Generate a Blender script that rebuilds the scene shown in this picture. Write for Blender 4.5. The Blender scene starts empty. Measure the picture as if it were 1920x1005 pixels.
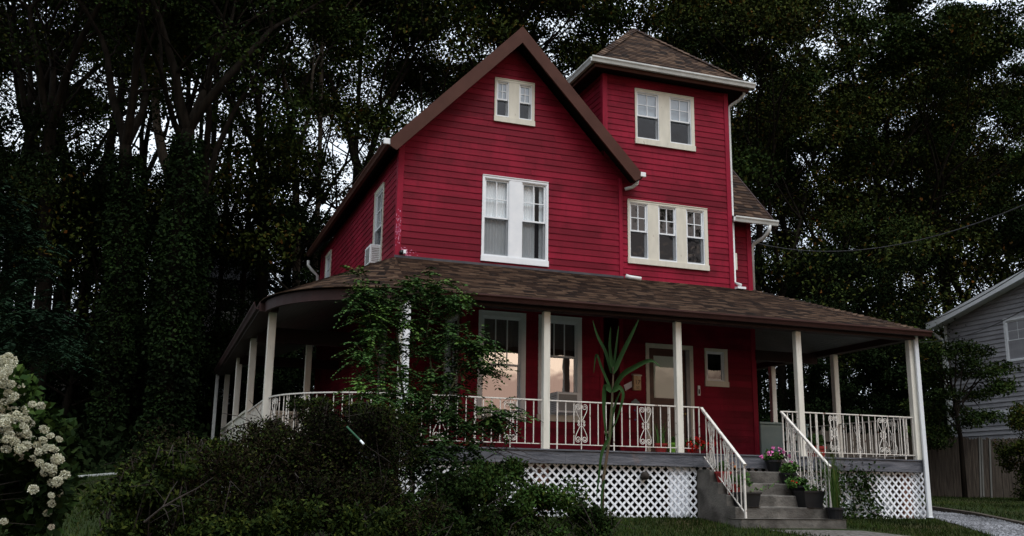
import bpy, bmesh, math, random
import numpy as np
from mathutils import Vector, Matrix
R = math.radians
random.seed(7)
rng = np.random.default_rng(11)
sc = bpy.context.scene
COL = sc.collection

# ---------------------------------------------------------------- camera
CAM = Vector((-4.833, -16.35, 0.43)); YAW, PITCH, ROLL, FPX = R(19.703), R(12.726), R(0.824), 1852.647
fwd = Vector((math.sin(YAW)*math.cos(PITCH), math.cos(YAW)*math.cos(PITCH), math.sin(PITCH)))
rt0 = Vector((math.cos(YAW), -math.sin(YAW), 0)); up0 = rt0.cross(fwd)
rt = rt0*math.cos(ROLL) + up0*math.sin(ROLL); up = -rt0*math.sin(ROLL) + up0*math.cos(ROLL)
cd = bpy.data.cameras.new('camera'); cam = bpy.data.objects.new('camera', cd); COL.objects.link(cam)
M = Matrix((rt, up, -fwd)).transposed().to_4x4(); M.translation = CAM
cam.matrix_world = M
cd.sensor_width = 36; cd.lens = FPX*36/1920; cd.clip_start = .1; cd.clip_end = 600
sc.camera = cam

def at(u, v, Y):
    """point on the vertical plane y=Y seen at (u, v) of the 1920x1005 photograph"""
    d = fwd + rt*((u-960)/FPX) - up*((v-502.5)/FPX)
    return CAM + d*((Y-CAM.y)/d.y)

# ---------------------------------------------------------------- world, sun, exposure
w = bpy.data.worlds.new('World'); sc.world = w; w.use_nodes = True
nt = w.node_tree; nt.nodes.clear(); N = nt.nodes.new; L = nt.links.new
out = N('ShaderNodeOutputWorld'); bg = N('ShaderNodeBackground'); L(bg.outputs[0], out.inputs[0])
sky = N('ShaderNodeTexSky'); sky.sky_type = 'NISHITA'; sky.sun_disc = False
sky.sun_elevation = R(60); sky.sun_rotation = R(172); sky.air_density = 1.6; sky.dust_density = 3.5; sky.ozone_density = 1.0
hs = N('ShaderNodeHueSaturation'); hs.inputs['Saturation'].default_value = .42; L(sky.outputs[0], hs.inputs['Color'])
tc = N('ShaderNodeTexCoord')
# soft cloud deck
nz = N('ShaderNodeTexNoise'); nz.inputs['Scale'].default_value = 2.4; nz.inputs['Detail'].default_value = 6
mp = N('ShaderNodeMapping'); mp.inputs['Scale'].default_value = (1, 1, 2.6); L(tc.outputs['Generated'], mp.inputs[0]); L(mp.outputs[0], nz.inputs[0])
cr = N('ShaderNodeValToRGB'); cr.color_ramp.elements[0].position = .3; cr.color_ramp.elements[0].color = (7.4, 8.3, 9.5, 1)
cr.color_ramp.elements[1].position = .72; cr.color_ramp.elements[1].color = (10.6, 11.5, 12.5, 1); L(nz.outputs[0], cr.inputs[0])
mx = N('ShaderNodeMix'); mx.data_type = 'RGBA'; mx.inputs[0].default_value = .72; L(hs.outputs[0], mx.inputs[6]); L(cr.outputs[0], mx.inputs[7])
# warm evening band low over the street side
dp = N('ShaderNodeVectorMath'); dp.operation = 'DOT_PRODUCT'; dp.inputs[1].default_value = (.1, -.99, 0); L(tc.outputs['Generated'], dp.inputs[0])
az = N('ShaderNodeMapRange'); az.inputs[1].default_value = -.2; az.inputs[2].default_value = .5; L(dp.outputs['Value'], az.inputs[0])
sx = N('ShaderNodeSeparateXYZ'); L(tc.outputs['Generated'], sx.inputs[0])
el = N('ShaderNodeMapRange'); el.inputs[1].default_value = .60; el.inputs[2].default_value = .28; L(sx.outputs[2], el.inputs[0])
mu = N('ShaderNodeMath'); mu.operation = 'MULTIPLY'; L(az.outputs[0], mu.inputs[0]); L(el.outputs[0], mu.inputs[1])
wm = N('ShaderNodeMix'); wm.data_type = 'RGBA'; L(mu.outputs[0], wm.inputs[0]); L(mx.outputs[2], wm.inputs[6]); wm.inputs[7].default_value = (2.2, 1.85, 1.7, 1)
# bright evening gap in the clouds just over the street side horizon
d2 = N('ShaderNodeVectorMath'); d2.operation = 'DOT_PRODUCT'; d2.inputs[1].default_value = (.43, -.90, 0); L(tc.outputs['Generated'], d2.inputs[0])
a2 = N('ShaderNodeMapRange'); a2.inputs[1].default_value = .82; a2.inputs[2].default_value = .95; L(d2.outputs['Value'], a2.inputs[0])
e2 = N('ShaderNodeMapRange'); e2.inputs[1].default_value = .23; e2.inputs[2].default_value = .175; L(sx.outputs[2], e2.inputs[0])
m2 = N('ShaderNodeMath'); m2.operation = 'MULTIPLY'; L(a2.outputs[0], m2.inputs[0]); L(e2.outputs[0], m2.inputs[1])
e3 = N('ShaderNodeMapRange'); e3.inputs[1].default_value = .108; e3.inputs[2].default_value = .124; L(sx.outputs[2], e3.inputs[0])
gp = N('ShaderNodeMix'); gp.data_type = 'RGBA'; L(e3.outputs[0], gp.inputs[0]); gp.inputs[6].default_value = (7.0, 4.4, 3.3, 1); gp.inputs[7].default_value = (18, 13.0, 9.4, 1)
w2 = N('ShaderNodeMix'); w2.data_type = 'RGBA'; L(m2.outputs[0], w2.inputs[0]); L(wm.outputs[2], w2.inputs[6]); L(gp.outputs[2], w2.inputs[7])
L(w2.outputs[2], bg.inputs['Color'])
bg.inputs['Strength'].default_value = .085
sl = bpy.data.lights.new('sun', 'SUN'); sun = bpy.data.objects.new('sun', sl); COL.objects.link(sun)
sl.energy = 1.2; sl.angle = R(36); sl.color = (.95, .98, 1)
_a, _e = R(172), R(60)
sd = Vector((math.sin(_a)*math.cos(_e), math.cos(_a)*math.cos(_e), math.sin(_e)))
sun.rotation_euler = sd.to_track_quat('Z', 'Y').to_euler()
sc.view_settings.view_transform = 'Standard'; sc.view_settings.look = 'None'; sc.view_settings.exposure = .76; sc.view_settings.gamma = 1
sc.view_settings.use_curve_mapping = False
try:
    sc.cycles.max_bounces = 6; sc.cycles.transparent_max_bounces = 12
except Exception: pass

# ---------------------------------------------------------------- materials
MAT = {}
def newmat(name):
    m = bpy.data.materials.new(name); m.use_nodes = True; m.node_tree.nodes.clear()
    n = m.node_tree.nodes.new; l = m.node_tree.links.new
    o = n('ShaderNodeOutputMaterial'); b = n('ShaderNodeBsdfPrincipled'); l(b.outputs[0], o.inputs[0])
    MAT[name] = m
    return m, n, l, b, o
def c4(c): return (c[0], c[1], c[2], 1)
def ramp(n, l, src, stops):
    r = n('ShaderNodeValToRGB'); e = r.color_ramp.elements
    e[0].position, e[0].color = stops[0][0], c4(stops[0][1]); e[1].position, e[1].color = stops[-1][0], c4(stops[-1][1])
    for p, c in stops[1:-1]:
        k = e.new(p); k.color = c4(c)
    l(src, r.inputs[0]); return r
def noisemat(name, c1, c2, scale=3, rough=.6, bump=.1, bscale=None, stretch=(1, 1, 1), spec=.4, metal=0, detail=6, extra=None):
    m, n, l, b, o = newmat(name)
    t = n('ShaderNodeTexCoord'); mp = n('ShaderNodeMapping'); mp.inputs['Scale'].default_value = stretch; l(t.outputs['Object'], mp.inputs[0])
    z = n('ShaderNodeTexNoise'); z.inputs['Scale'].default_value = scale; z.inputs['Detail'].default_value = detail; l(mp.outputs[0], z.inputs[0])
    r = ramp(n, l, z.outputs[0], [(.32, c1), (.68, c2)])
    col = r.outputs[0]
    if extra: col = extra(n, l, mp.outputs[0], t, col)
    l(col, b.inputs['Base Color']); b.inputs['Roughness'].default_value = rough; b.inputs['Metallic'].default_value = metal
    b.inputs['Specular IOR Level'].default_value = spec
    if bump:
        z2 = n('ShaderNodeTexNoise'); z2.inputs['Scale'].default_value = bscale or scale*8; z2.inputs['Detail'].default_value = 5; l(mp.outputs[0], z2.inputs[0])
        bp = n('ShaderNodeBump'); bp.inputs['Strength'].default_value = bump; bp.inputs['Distance'].default_value = .02; l(z2.outputs[0], bp.inputs['Height']); l(bp.outputs[0], b.inputs['Normal'])
    return m
def mixc(n, l, fac, a, b, mode='MIX'):
    x = n('ShaderNodeMix'); x.data_type = 'RGBA'; x.blend_type = mode
    if isinstance(fac, float): x.inputs[0].default_value = fac
    else: l(fac, x.inputs[0])
    for s, v in ((6, a), (7, b)):
        if isinstance(v, tuple): x.inputs[s].default_value = c4(v)
        else: l(v, x.inputs[s])
    return x.outputs[2]
def thresh(n, l, vec, scale, lo, hi, detail=6, rough=.6):
    z = n('ShaderNodeTexNoise'); z.inputs['Scale'].default_value = scale; z.inputs['Detail'].default_value = detail; z.inputs['Roughness'].default_value = rough; l(vec, z.inputs[0])
    r = n('ShaderNodeMapRange'); r.inputs[1].default_value = lo; r.inputs[2].default_value = hi; l(z.outputs[0], r.inputs[0]); return r.outputs[0]
def weather(chips=.72, fade=(.30, .010, .034), chipcol=(.6, .45, .47), dirt=(.115, .005, .015)):
    def f(n, l, vec, t, col):
        isl = n('ShaderNodeNewGeometry')                       # each board its own slightly different coat
        m1 = n('ShaderNodeMapRange'); m1.inputs[3].default_value = .70; m1.inputs[4].default_value = 1.16; l(isl.outputs['Random Per Island'], m1.inputs[0])
        vm = n('ShaderNodeVectorMath'); vm.operation = 'SCALE'; l(col, vm.inputs[0]); l(m1.outputs[0], vm.inputs['Scale'])
        col = vm.outputs[0]
        col = mixc(n, l, thresh(n, l, t.outputs['Object'], .9, .47, .72), col, fade)
        mp = n('ShaderNodeMapping'); mp.inputs['Scale'].default_value = (6, 6, .8); l(t.outputs['Object'], mp.inputs[0])
        col = mixc(n, l, thresh(n, l, mp.outputs[0], 1.6, .52, .95), col, dirt)
        mq = n('ShaderNodeMapping'); mq.inputs['Scale'].default_value = (1, 1, 3); l(t.outputs['Object'], mq.inputs[0])
        return mixc(n, l, thresh(n, l, mq.outputs[0], 9, chips, chips+.03, 8, .7), col, chipcol)
    return f
noisemat('red_paint', (.155, .0050, .0165), (.205, .0072, .0225), 1.1, .6, .12, 30, (1, 1, 5), .12, extra=weather())
noisemat('red_trim', (.19, .0045, .020), (.25, .007, .028), 2, .55, .1, 30, (3, 3, .6), .15, extra=weather(.71))
noisemat('grey_siding', (.27, .27, .29), (.34, .34, .36), 1.4, .65, .15, 30, (.6, .6, 4), .3,
         extra=weather(.78, (.36, .36, .38), (.42, .42, .44), (.24, .24, .25)))
noisemat('brown_trim', (.060, .023, .016), (.078, .031, .022), 3, .6, .05, 20, (1, 1, 1), .15)
noisemat('dark_brown', (.026, .012, .011), (.038, .017, .016), 3, .6, .08, 20, (1, 1, 1), .2)
noisemat('gutter_brown', (.038, .014, .013), (.052, .020, .018), 3, .45, .03, spec=.3)
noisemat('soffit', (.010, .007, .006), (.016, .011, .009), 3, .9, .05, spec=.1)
noisemat('white_paint', (.74, .77, .80), (.82, .84, .86), 5, .45, .04, 30)
noisemat('lattice_white', (.80, .83, .88), (.88, .90, .94), 2.5, .5, .04, 30, extra=lambda n, l, v, t, c: mixc(n, l, thresh(n, l, v, 3.2, .64, .9), c, (.38, .40, .37)))
noisemat('cream_paint', (.58, .555, .47), (.68, .65, .555), 4, .5, .06, 30, (2, 2, .7), .4, extra=lambda n, l, v, t, c: mixc(n, l, thresh(n, l, v, 7, .66, .75), c, (.30, .26, .2)))
noisemat('post_paint', (.64, .61, .53), (.77, .74, .66), 3, .5, .08, 30, (3, 3, .6), .4, extra=lambda n, l, v, t, c: mixc(n, l, thresh(n, l, v, 5, .62, .8), c, (.33, .29, .22)))
noisemat('rail_paint', (.60, .56, .51), (.76, .72, .66), 6, .5, .08, 60, extra=lambda n, l, v, t, c: mixc(n, l, thresh(n, l, v, 11, .60, .66), c, (.13, .05, .025)))
noisemat('gutter_white', (.52, .54, .53), (.68, .70, .69), 4, .4, .03, 30, extra=lambda n, l, v, t, c: mixc(n, l, thresh(n, l, v, 5, .58, .8), c, (.32, .32, .28)))
noisemat('weathered_wood', (.06, .063, .075), (.16, .16, .18), 2.2, .8, .5, 14, (1, 1, 9), .2, extra=lambda n, l, v, t, c: mixc(n, l, thresh(n, l, t.outputs['Object'], 1.3, .58, .8), c, (.30, .16, .10)))
noisemat('fence_wood', (.040, .032, .026), (.095, .078, .063), 2.2, .85, .5, 14, (9, 9, .8), .15)
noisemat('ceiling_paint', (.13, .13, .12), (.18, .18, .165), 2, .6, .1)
noisemat('concrete', (.060, .054, .048), (.17, .157, .14), 2.0, .85, .5, 25, (1, 1, 1.4), .2, extra=lambda n, l, v, t, c: mixc(n, l, thresh(n, l, v, 3.1, .50, .74), c, (.035, .033, .028)))
noisemat('brick_pier', (.25, .12, .08), (.33, .17, .12), 8, .8, .3)
noisemat('black_plastic', (.004, .0045, .006), (.009, .010, .012), 4, .45, .03)
noisemat('terracotta_red', (.28, .02, .02), (.36, .03, .025), 4, .5, .03)
noisemat('green_plastic', (.15, .36, .03), (.2, .42, .04), 4, .4, .0)
noisemat('bark', (.006, .005, .004), (.016, .013, .010), 3, .9, .8, 12, (3, 3, .5), .02)
noisemat('bark_grey', (.035, .028, .021), (.07, .058, .045), 3, .9, .6, 12, (3, 3, .5), .02)
noisemat('twig', (.012, .008, .006), (.035, .025, .02), 5, .85, .2)
noisemat('twig_pale', (.10, .085, .07), (.2, .17, .14), 5, .85, .2)
noisemat('soil', (.018, .013, .009), (.04, .03, .02), 5, .95, .5)
noisemat('door_wood', (.035, .012, .008), (.075, .026, .015), 1.8, .4, .1, 20, (1, 1, 9), .4)
noisemat('curtain', (.74, .78, .80), (.86, .88, .9), 2, .9, .1, 30, (5, 5, .4), .1)
noisemat('curtain_tan', (.10, .07, .055), (.15, .105, .085), 1.2, .9, .1, 30, (2, 2, .6), .1)
noisemat('blind', (.42, .50, .56), (.48, .56, .62), 2, .8, 0)
noisemat('door_blind', (.70, .80, .70), (.82, .90, .82), .8, .8, 0)
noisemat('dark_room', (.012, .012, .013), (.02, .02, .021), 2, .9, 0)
noisemat('ac_plastic', (.80, .82, .84), (.86, .88, .9), 6, .5, .03)
noisemat('ac_grille', (.26, .26, .26), (.36, .36, .35), 30, .5, .2, 60, (1, 1, 12))
noisemat('mailbox_enamel', (.50, .36, .20), (.62, .48, .30), 7, .5, .05, extra=lambda n, l, v, t, c: mixc(n, l, thresh(n, l, v, 9, .5, .66), c, (.42, .17, .05)))
noisemat('ink', (.03, .02, .02), (.05, .03, .03), 9, .6, 0)
noisemat('paper', (.62, .62, .70), (.7, .7, .76), 9, .8, 0)
noisemat('cloud_tin', (.16, .22, .24), (.2, .27, .29), 5, .5, 0)
noisemat('teal', (.26, .38, .38), (.36, .48, .47), 2, .4, .03)
noisemat('blue_bit', (.05, .07, .25), (.08, .1, .32), 5, .5, 0)
noisemat('wire', (.03, .03, .033), (.05, .05, .055), 5, .5, 0)
noisemat('wire_lit', (.20, .21, .24), (.26, .27, .3), 5, .4, 0)
noisemat('brass', (.5, .36, .12), (.6, .45, .16), 5, .3, 0, metal=.8)
noisemat('flashing', (.03, .03, .04), (.06, .06, .07), 4, .5, .05)
noisemat('grey_rail', (.22, .22, .23), (.3, .3, .31), 4, .5, .05)
noisemat('far_roof', (.03, .03, .035), (.05, .05, .055), 6, .8, .3)
noisemat('pale_stucco', (.22, .21, .2), (.3, .28, .26), 2, .8, .1)

# corner paint wear on the gable front (chipped pale patch low at the left corner)
def shingle(name, cs):
    m, n, l, b, o = newmat(name)
    t = n('ShaderNodeTexCoord'); sp = n('ShaderNodeSeparateXYZ'); l(t.outputs['UV'], sp.inputs[0])
    def mth(op, a, b=None, c=None):
        x = n('ShaderNodeMath'); x.operation = op
        for i, v in enumerate((a, b, c)):
            if v is None: continue
            if isinstance(v, (int, float)): x.inputs[i].default_value = v
            else: l(v, x.inputs[i])
        return x.outputs[0]
    row = mth('FLOOR', mth('DIVIDE', sp.outputs[1], .125)); wn = n('ShaderNodeTexWhiteNoise'); wn.noise_dimensions = '1D'; l(row, wn.inputs['W'])
    uu = mth('ADD', mth('DIVIDE', sp.outputs[0], .21), mth('MULTIPLY', wn.outputs['Value'], 13.0))
    cell = mth('FLOOR', uu); cb = n('ShaderNodeCombineXYZ'); l(cell, cb.inputs[0]); l(row, cb.inputs[1]); w2 = n('ShaderNodeTexWhiteNoise'); w2.noise_dimensions = '2D'; l(cb.outputs[0], w2.inputs['Vector'])
    r = ramp(n, l, w2.outputs['Value'], [(.0, cs[0]), (.35, cs[1]), (.65, cs[2]), (1., cs[3])])
    col = r.outputs[0]
    z = n('ShaderNodeTexNoise'); z.inputs['Scale'].default_value = 1.1; z.inputs['Detail'].default_value = 5; l(t.outputs['Object'], z.inputs[0])
    m1 = n('ShaderNodeMapRange'); m1.inputs[3].default_value = .88; m1.inputs[4].default_value = 1.12; l(z.outputs[0], m1.inputs[0])
    vm = n('ShaderNodeVectorMath'); vm.operation = 'SCALE'; l(col, vm.inputs[0]); l(m1.outputs[0], vm.inputs['Scale'])
    l(vm.outputs[0], b.inputs['Base Color']); b.inputs['Roughness'].default_value = .9; b.inputs['Specular IOR Level'].default_value = .2
    z2 = n('ShaderNodeTexNoise'); z2.inputs['Scale'].default_value = 90; l(t.outputs['Object'], z2.inputs[0])
    ad = n('ShaderNodeMath'); ad.operation = 'MULTIPLY_ADD'; ad.inputs[1].default_value = .4; l(z2.outputs[0], ad.inputs[0]); l(w2.outputs['Value'], ad.inputs[2])
    bp = n('ShaderNodeBump'); bp.inputs['Strength'].default_value = .5; bp.inputs['Distance'].default_value = .012; l(ad.outputs[0], bp.inputs['Height']); l(bp.outputs[0], b.inputs['Normal'])
shingle('shingles', [(.008, .0035, .0018), (.025, .012, .0065), (.052, .028, .016), (.105, .064, .040)])

def leafmat(name, stops, rough=.8, spec=.35, trans=None):
    spec = min(spec, .35)*.22
    m, n, l, b, o = newmat(name)
    g = n('ShaderNodeNewGeometry'); r = ramp(n, l, g.outputs['Random Per Island'], stops)
    t = n('ShaderNodeTexCoord'); z = n('ShaderNodeTexNoise'); z.inputs['Scale'].default_value = .55; z.inputs['Detail'].default_value = 3; l(t.outputs['Object'], z.inputs[0])
    m1 = n('ShaderNodeMapRange'); m1.inputs[1].default_value = .3; m1.inputs[2].default_value = .7; m1.inputs[3].default_value = .25; m1.inputs[4].default_value = 1.5; l(z.outputs[0], m1.inputs[0])
    vm = n('ShaderNodeVectorMath'); vm.operation = 'SCALE'; l(r.outputs[0], vm.inputs[0]); l(m1.outputs[0], vm.inputs['Scale'])
    l(vm.outputs[0], b.inputs['Base Color']); b.inputs['Roughness'].default_value = rough; b.inputs['Specular IOR Level'].default_value = spec
    return m
leafmat('leaf_forest', [(0, (.010, .020, .006)), (.6, (.021, .037, .009)), (.95, (.036, .052, .011)), (1, (.052, .048, .011))], spec=.12)
leafmat('leaf_autumn', [(0, (.014, .021, .006)), (.6, (.030, .043, .009)), (.9, (.046, .052, .010)), (.97, (.070, .045, .010)), (1, (.10, .040, .010))], spec=.12)
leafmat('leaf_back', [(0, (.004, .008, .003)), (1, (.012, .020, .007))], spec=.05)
leafmat('leaf_ivy', [(0, (.004, .010, .003)), (.8, (.010, .021, .005)), (1, (.020, .036, .008))], spec=.25)
leafmat('leaf_blue', [(0, (.012, .034, .018)), (1, (.030, .062, .034))], spec=.2)
leafmat('leaf_hedge', [(0, (.006, .012, .003)), (.7, (.018, .030, .005)), (1, (.044, .054, .009))], spec=.2)
leafmat('leaf_brush', [(0, (.007, .005, .003)), (.6, (.014, .010, .006)), (1, (.018, .020, .006))], spec=.15)
leafmat('leaf_shrub', [(0, (.014, .034, .008)), (.7, (.030, .062, .012)), (1, (.055, .09, .02))], spec=.25)
leafmat('leaf_locust', [(0, (.020, .048, .015)), (.7, (.040, .085, .022)), (1, (.070, .12, .03))], spec=.3)
leafmat('leaf_locust_tip', [(0, (.050, .10, .022)), (1, (.085, .15, .030))], spec=.3)
leafmat('leaf_pot', [(0, (.03, .07, .02)), (1, (.07, .13, .03))], spec=.3)
leafmat('leaf_reed', [(0, (.06, .13, .03)), (.8, (.10, .17, .04)), (1, (.2, .2, .05))], spec=.3)
leafmat('corn_leaf', [(0, (.012, .036, .012)), (1, (.028, .062, .017))], spec=.35)
leafmat('petal_white', [(0, (.46, .44, .30)), (.6, (.68, .67, .52)), (.97, (.78, .77, .64)), (1, (.4, .2, .15))], .7, .2)
leafmat('petal_pinkish', [(0, (.40, .36, .26)), (.7, (.62, .58, .46)), (1, (.35, .14, .1))], .7, .2)
leafmat('petal_pink', [(0, (.45, .08, .25)), (1, (.7, .22, .48))], .6, .2)
leafmat('petal_red', [(0, (.35, .008, .008)), (1, (.55, .02, .015))], .6, .2)
leafmat('petal_orange', [(0, (.5, .13, .02)), (1, (.6, .25, .03))], .6, .2)
leafmat('grass_blade', [(0, (.014, .026, .006)), (.8, (.030, .048, .010)), (1, (.065, .060, .02))], spec=.15)
leafmat('pebble', [(0, (.085, .085, .09)), (1, (.22, .22, .235))], .9, .2)
noisemat('corn_stem', (.05, .07, .02), (.09, .05, .03), 3, .5, .1)
def groundmat():
    m, n, l, b, o = newmat('lawn')
    t = n('ShaderNodeTexCoord')
    z = n('ShaderNodeTexNoise'); z.inputs['Scale'].default_value = .35; z.inputs['Detail'].default_value = 8; l(t.outputs['Object'], z.inputs[0])
    r = ramp(n, l, z.outputs[0], [(.35, (.011, .018, .005)), (.55, (.020, .030, .008)), (.72, (.036, .030, .012))])
    l(r.outputs[0], b.inputs['Base Color']); b.inputs['Roughness'].default_value = 1; b.inputs['Specular IOR Level'].default_value = .1
    z2 = n('ShaderNodeTexNoise'); z2.inputs['Scale'].default_value = 14; z2.inputs['Detail'].default_value = 8; l(t.outputs['Object'], z2.inputs[0])
    bp = n('ShaderNodeBump'); bp.inputs['Strength'].default_value = .8; bp.inputs['Distance'].default_value = .05; l(z2.outputs[0], bp.inputs['Height']); l(bp.outputs[0], b.inputs['Normal'])
groundmat()
noisemat('gravel', (.045, .045, .045), (.17, .17, .18), 26, .9, .9, 40, detail=8)
noisemat('dirt', (.05, .042, .035), (.13, .12, .11), 12, .95, .7, 30, detail=8)
def glassmat(name, refl, tint=(.9, .95, 1)):
    m = bpy.data.materials.new(name); m.use_nodes = True; MAT[name] = m; t = m.node_tree; t.nodes.clear(); n = t.nodes.new; l = t.links.new
    o = n('ShaderNodeOutputMaterial'); mx = n('ShaderNodeMixShader'); g = n('ShaderNodeBsdfGlossy'); g.inputs['Roughness'].default_value = .015; g.inputs['Color'].default_value = c4(tint)
    tr = n('ShaderNodeBsdfTransparent'); tr.inputs[0].default_value = (.94, .95, .95, 1)
    tc = n('ShaderNodeTexCoord'); z = n('ShaderNodeTexNoise'); z.inputs['Scale'].default_value = 2.2; l(tc.outputs['Object'], z.inputs[0])
    bp = n('ShaderNodeBump'); bp.inputs['Strength'].default_value = .14 if name == 'glass' else .05; bp.inputs['Distance'].default_value = .04; l(z.outputs[0], bp.inputs['Height']); l(bp.outputs[0], g.inputs['Normal'])
    lw = n('ShaderNodeLayerWeight'); lw.inputs['Blend'].default_value = .5                  # Schlick curve, the same from both sides
    pw = n('ShaderNodeMath'); pw.operation = 'POWER'; pw.inputs[1].default_value = 5; l(lw.outputs['Facing'], pw.inputs[0])
    ml = n('ShaderNodeMath'); ml.operation = 'MULTIPLY_ADD'; ml.inputs[1].default_value = 1-refl; ml.inputs[2].default_value = refl; l(pw.outputs[0], ml.inputs[0]); l(ml.outputs[0], mx.inputs[0]); l(tr.outputs[0], mx.inputs[1]); l(g.outputs[0], mx.inputs[2]); l(mx.outputs[0], o.inputs[0])
glassmat('glass', .33)
glassmat('glass_soft', .07)
glassmat('glass_evening', .40)
def screenmat():
    m = bpy.data.materials.new('screen'); m.use_nodes = True; MAT['screen'] = m; t = m.node_tree; t.nodes.clear(); n = t.nodes.new; l = t.links.new
    o = n('ShaderNodeOutputMaterial'); mx = n('ShaderNodeMixShader'); d = n('ShaderNodeBsdfDiffuse'); d.inputs[0].default_value = (.012, .013, .016, 1)
    tr = n('ShaderNodeBsdfTransparent'); mx.inputs[0].default_value = .42; l(tr.outputs[0], mx.inputs[1]); l(d.outputs[0], mx.inputs[2]); l(mx.outputs[0], o.inputs[0])
screenmat()

# ---------------------------------------------------------------- mesh helpers
IDT = lambda p: Vector(p)
class MB:
    def __init__(s, T=None): s.v, s.f, s.uv, s.T = [], [], [], T or IDT
    def poly(s, pts, uvs=None):
        b = len(s.v); s.v += [s.T(p) for p in pts]; s.f.append(tuple(range(b, b+len(pts)))); s.uv.append(uvs)
        return s
    def box(s, p0, p1):
        x0, y0, z0 = p0; x1, y1, z1 = p1; b = len(s.v)
        s.v += [s.T(p) for p in ((x0, y0, z0), (x1, y0, z0), (x1, y1, z0), (x0, y1, z0), (x0, y0, z1), (x1, y0, z1), (x1, y1, z1), (x0, y1, z1))]
        for q in ((0, 3, 2, 1), (4, 5, 6, 7), (0, 1, 5, 4), (1, 2, 6, 5), (2, 3, 7, 6), (3, 0, 4, 7)): s.f.append(tuple(b+i for i in q)); s.uv.append(None)
        return s
    def prism(s, pts, off):
        """closed polygon pts extruded by the vector off"""
        n = len(pts); b = len(s.v); off = Vector(off)
        s.v += [s.T(Vector(p)) for p in pts] + [s.T(Vector(p)+off) for p in pts]
        s.f.append(tuple(b+i for i in range(n))); s.f.append(tuple(b+n+i for i in reversed(range(n)))); s.uv += [None, None]
        for i in range(n): s.f.append((b+i, b+(i+1) % n, b+n+(i+1) % n, b+n+i)); s.uv.append(None)
        return s
    def tube(s, pts, r, n=6, cap=True):
        pts = [s.T(p) for p in pts]; rs = r if isinstance(r, (list, tuple)) else [r]*len(pts); b = len(s.v)
        ref = None
        for i, p in enumerate(pts):
            d = (pts[min(i+1, len(pts)-1)] - pts[max(i-1, 0)])
            d = d.normalized() if d.length > 1e-9 else Vector((0, 0, 1))
            if ref is None: ref = Vector((1, 0, 0)) if abs(d.x) < .8 else Vector((0, 1, 0))
            a = d.cross(ref).normalized(); c = a.cross(d).normalized(); ref = c
            for k in range(n):
                t = 2*math.pi*k/n; s.v.append(p + a*(rs[i]*math.cos(t)) + c*(rs[i]*math.sin(t)))
        for i in range(len(pts)-1):
            for k in range(n):
                s.f.append((b+i*n+k, b+i*n+(k+1) % n, b+(i+1)*n+(k+1) % n, b+(i+1)*n+k)); s.uv.append(None)
        if cap:
            s.f.append(tuple(b+k for k in reversed(range(n)))); s.f.append(tuple(b+(len(pts)-1)*n+k for k in range(n))); s.uv += [None, None]
        return s
    def bar(s, p, q, wx, wz):
        """rectangular bar from p to q; wx across, wz in height"""
        p, q = Vector(p), Vector(q); d = (q-p).normalized(); a = d.cross(Vector((0, 0, 1)))
        a = a.normalized() if a.length > 1e-6 else Vector((1, 0, 0)); c = a.cross(d).normalized()
        pts = [p+a*wx/2+c*wz/2, p-a*wx/2+c*wz/2, p-a*wx/2-c*wz/2, p+a*wx/2-c*wz/2]
        return s.prism(pts, q-p)
    def lathe(s, c, prof, n=14):
        b = len(s.v); c = Vector(c)
        for r, z in prof:
            for k in range(n): t = 2*math.pi*k/n; s.v.append(s.T(c+Vector((r*math.cos(t), r*math.sin(t), z))))
        for i in range(len(prof)-1):
            for k in range(n): s.f.append((b+i*n+k, b+i*n+(k+1) % n, b+(i+1)*n+(k+1) % n, b+(i+1)*n+k)); s.uv.append(None)
        return s
    def build(s, name, mat, parent=None, smooth=False, bevel=0):
        me = bpy.data.meshes.new(name); me.from_pydata([tuple(v) for v in s.v], [], s.f)
        if any(u for u in s.uv):
            ul = me.uv_layers.new(name='UVMap'); k = 0
            for f, u in zip(s.f, s.uv):
                for j in range(len(f)):
                    if u: ul.data[k].uv = u[j]
                    k += 1
        me.materials.append(MAT[mat])
        if smooth:
            for p in me.polygons: p.use_smooth = True
        me.validate()
        o = bpy.data.objects.new(name, me); COL.objects.link(o)
        if parent: o.parent = parent; o.matrix_parent_inverse = Matrix.Translation(-parent.location) if parent.type == 'EMPTY' else Matrix.Identity(4)
        if bevel:
            b = o.modifiers.new('bevel', 'BEVEL'); b.width = bevel; b.segments = 1; b.limit_method = 'ANGLE'
        return o
def tag(o, label=None, cat=None, group=None, kind=None):
    if label: o['label'] = label
    if cat: o['category'] = cat
    if group: o['group'] = group
    if kind: o['kind'] = kind
    return o
def empty(name, loc=(0, 0, 0), label=None, cat=None, group=None):
    o = bpy.data.objects.new(name, None); o.location = loc; o.empty_display_size = .2; COL.objects.link(o)
    return tag(o, label, cat, group)
def copy_tree(o, parent=None):
    c = o.copy(); COL.objects.link(c)
    if parent: c.parent = parent
    for ch in list(o.children): copy_tree(ch, c)
    return c
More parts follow.
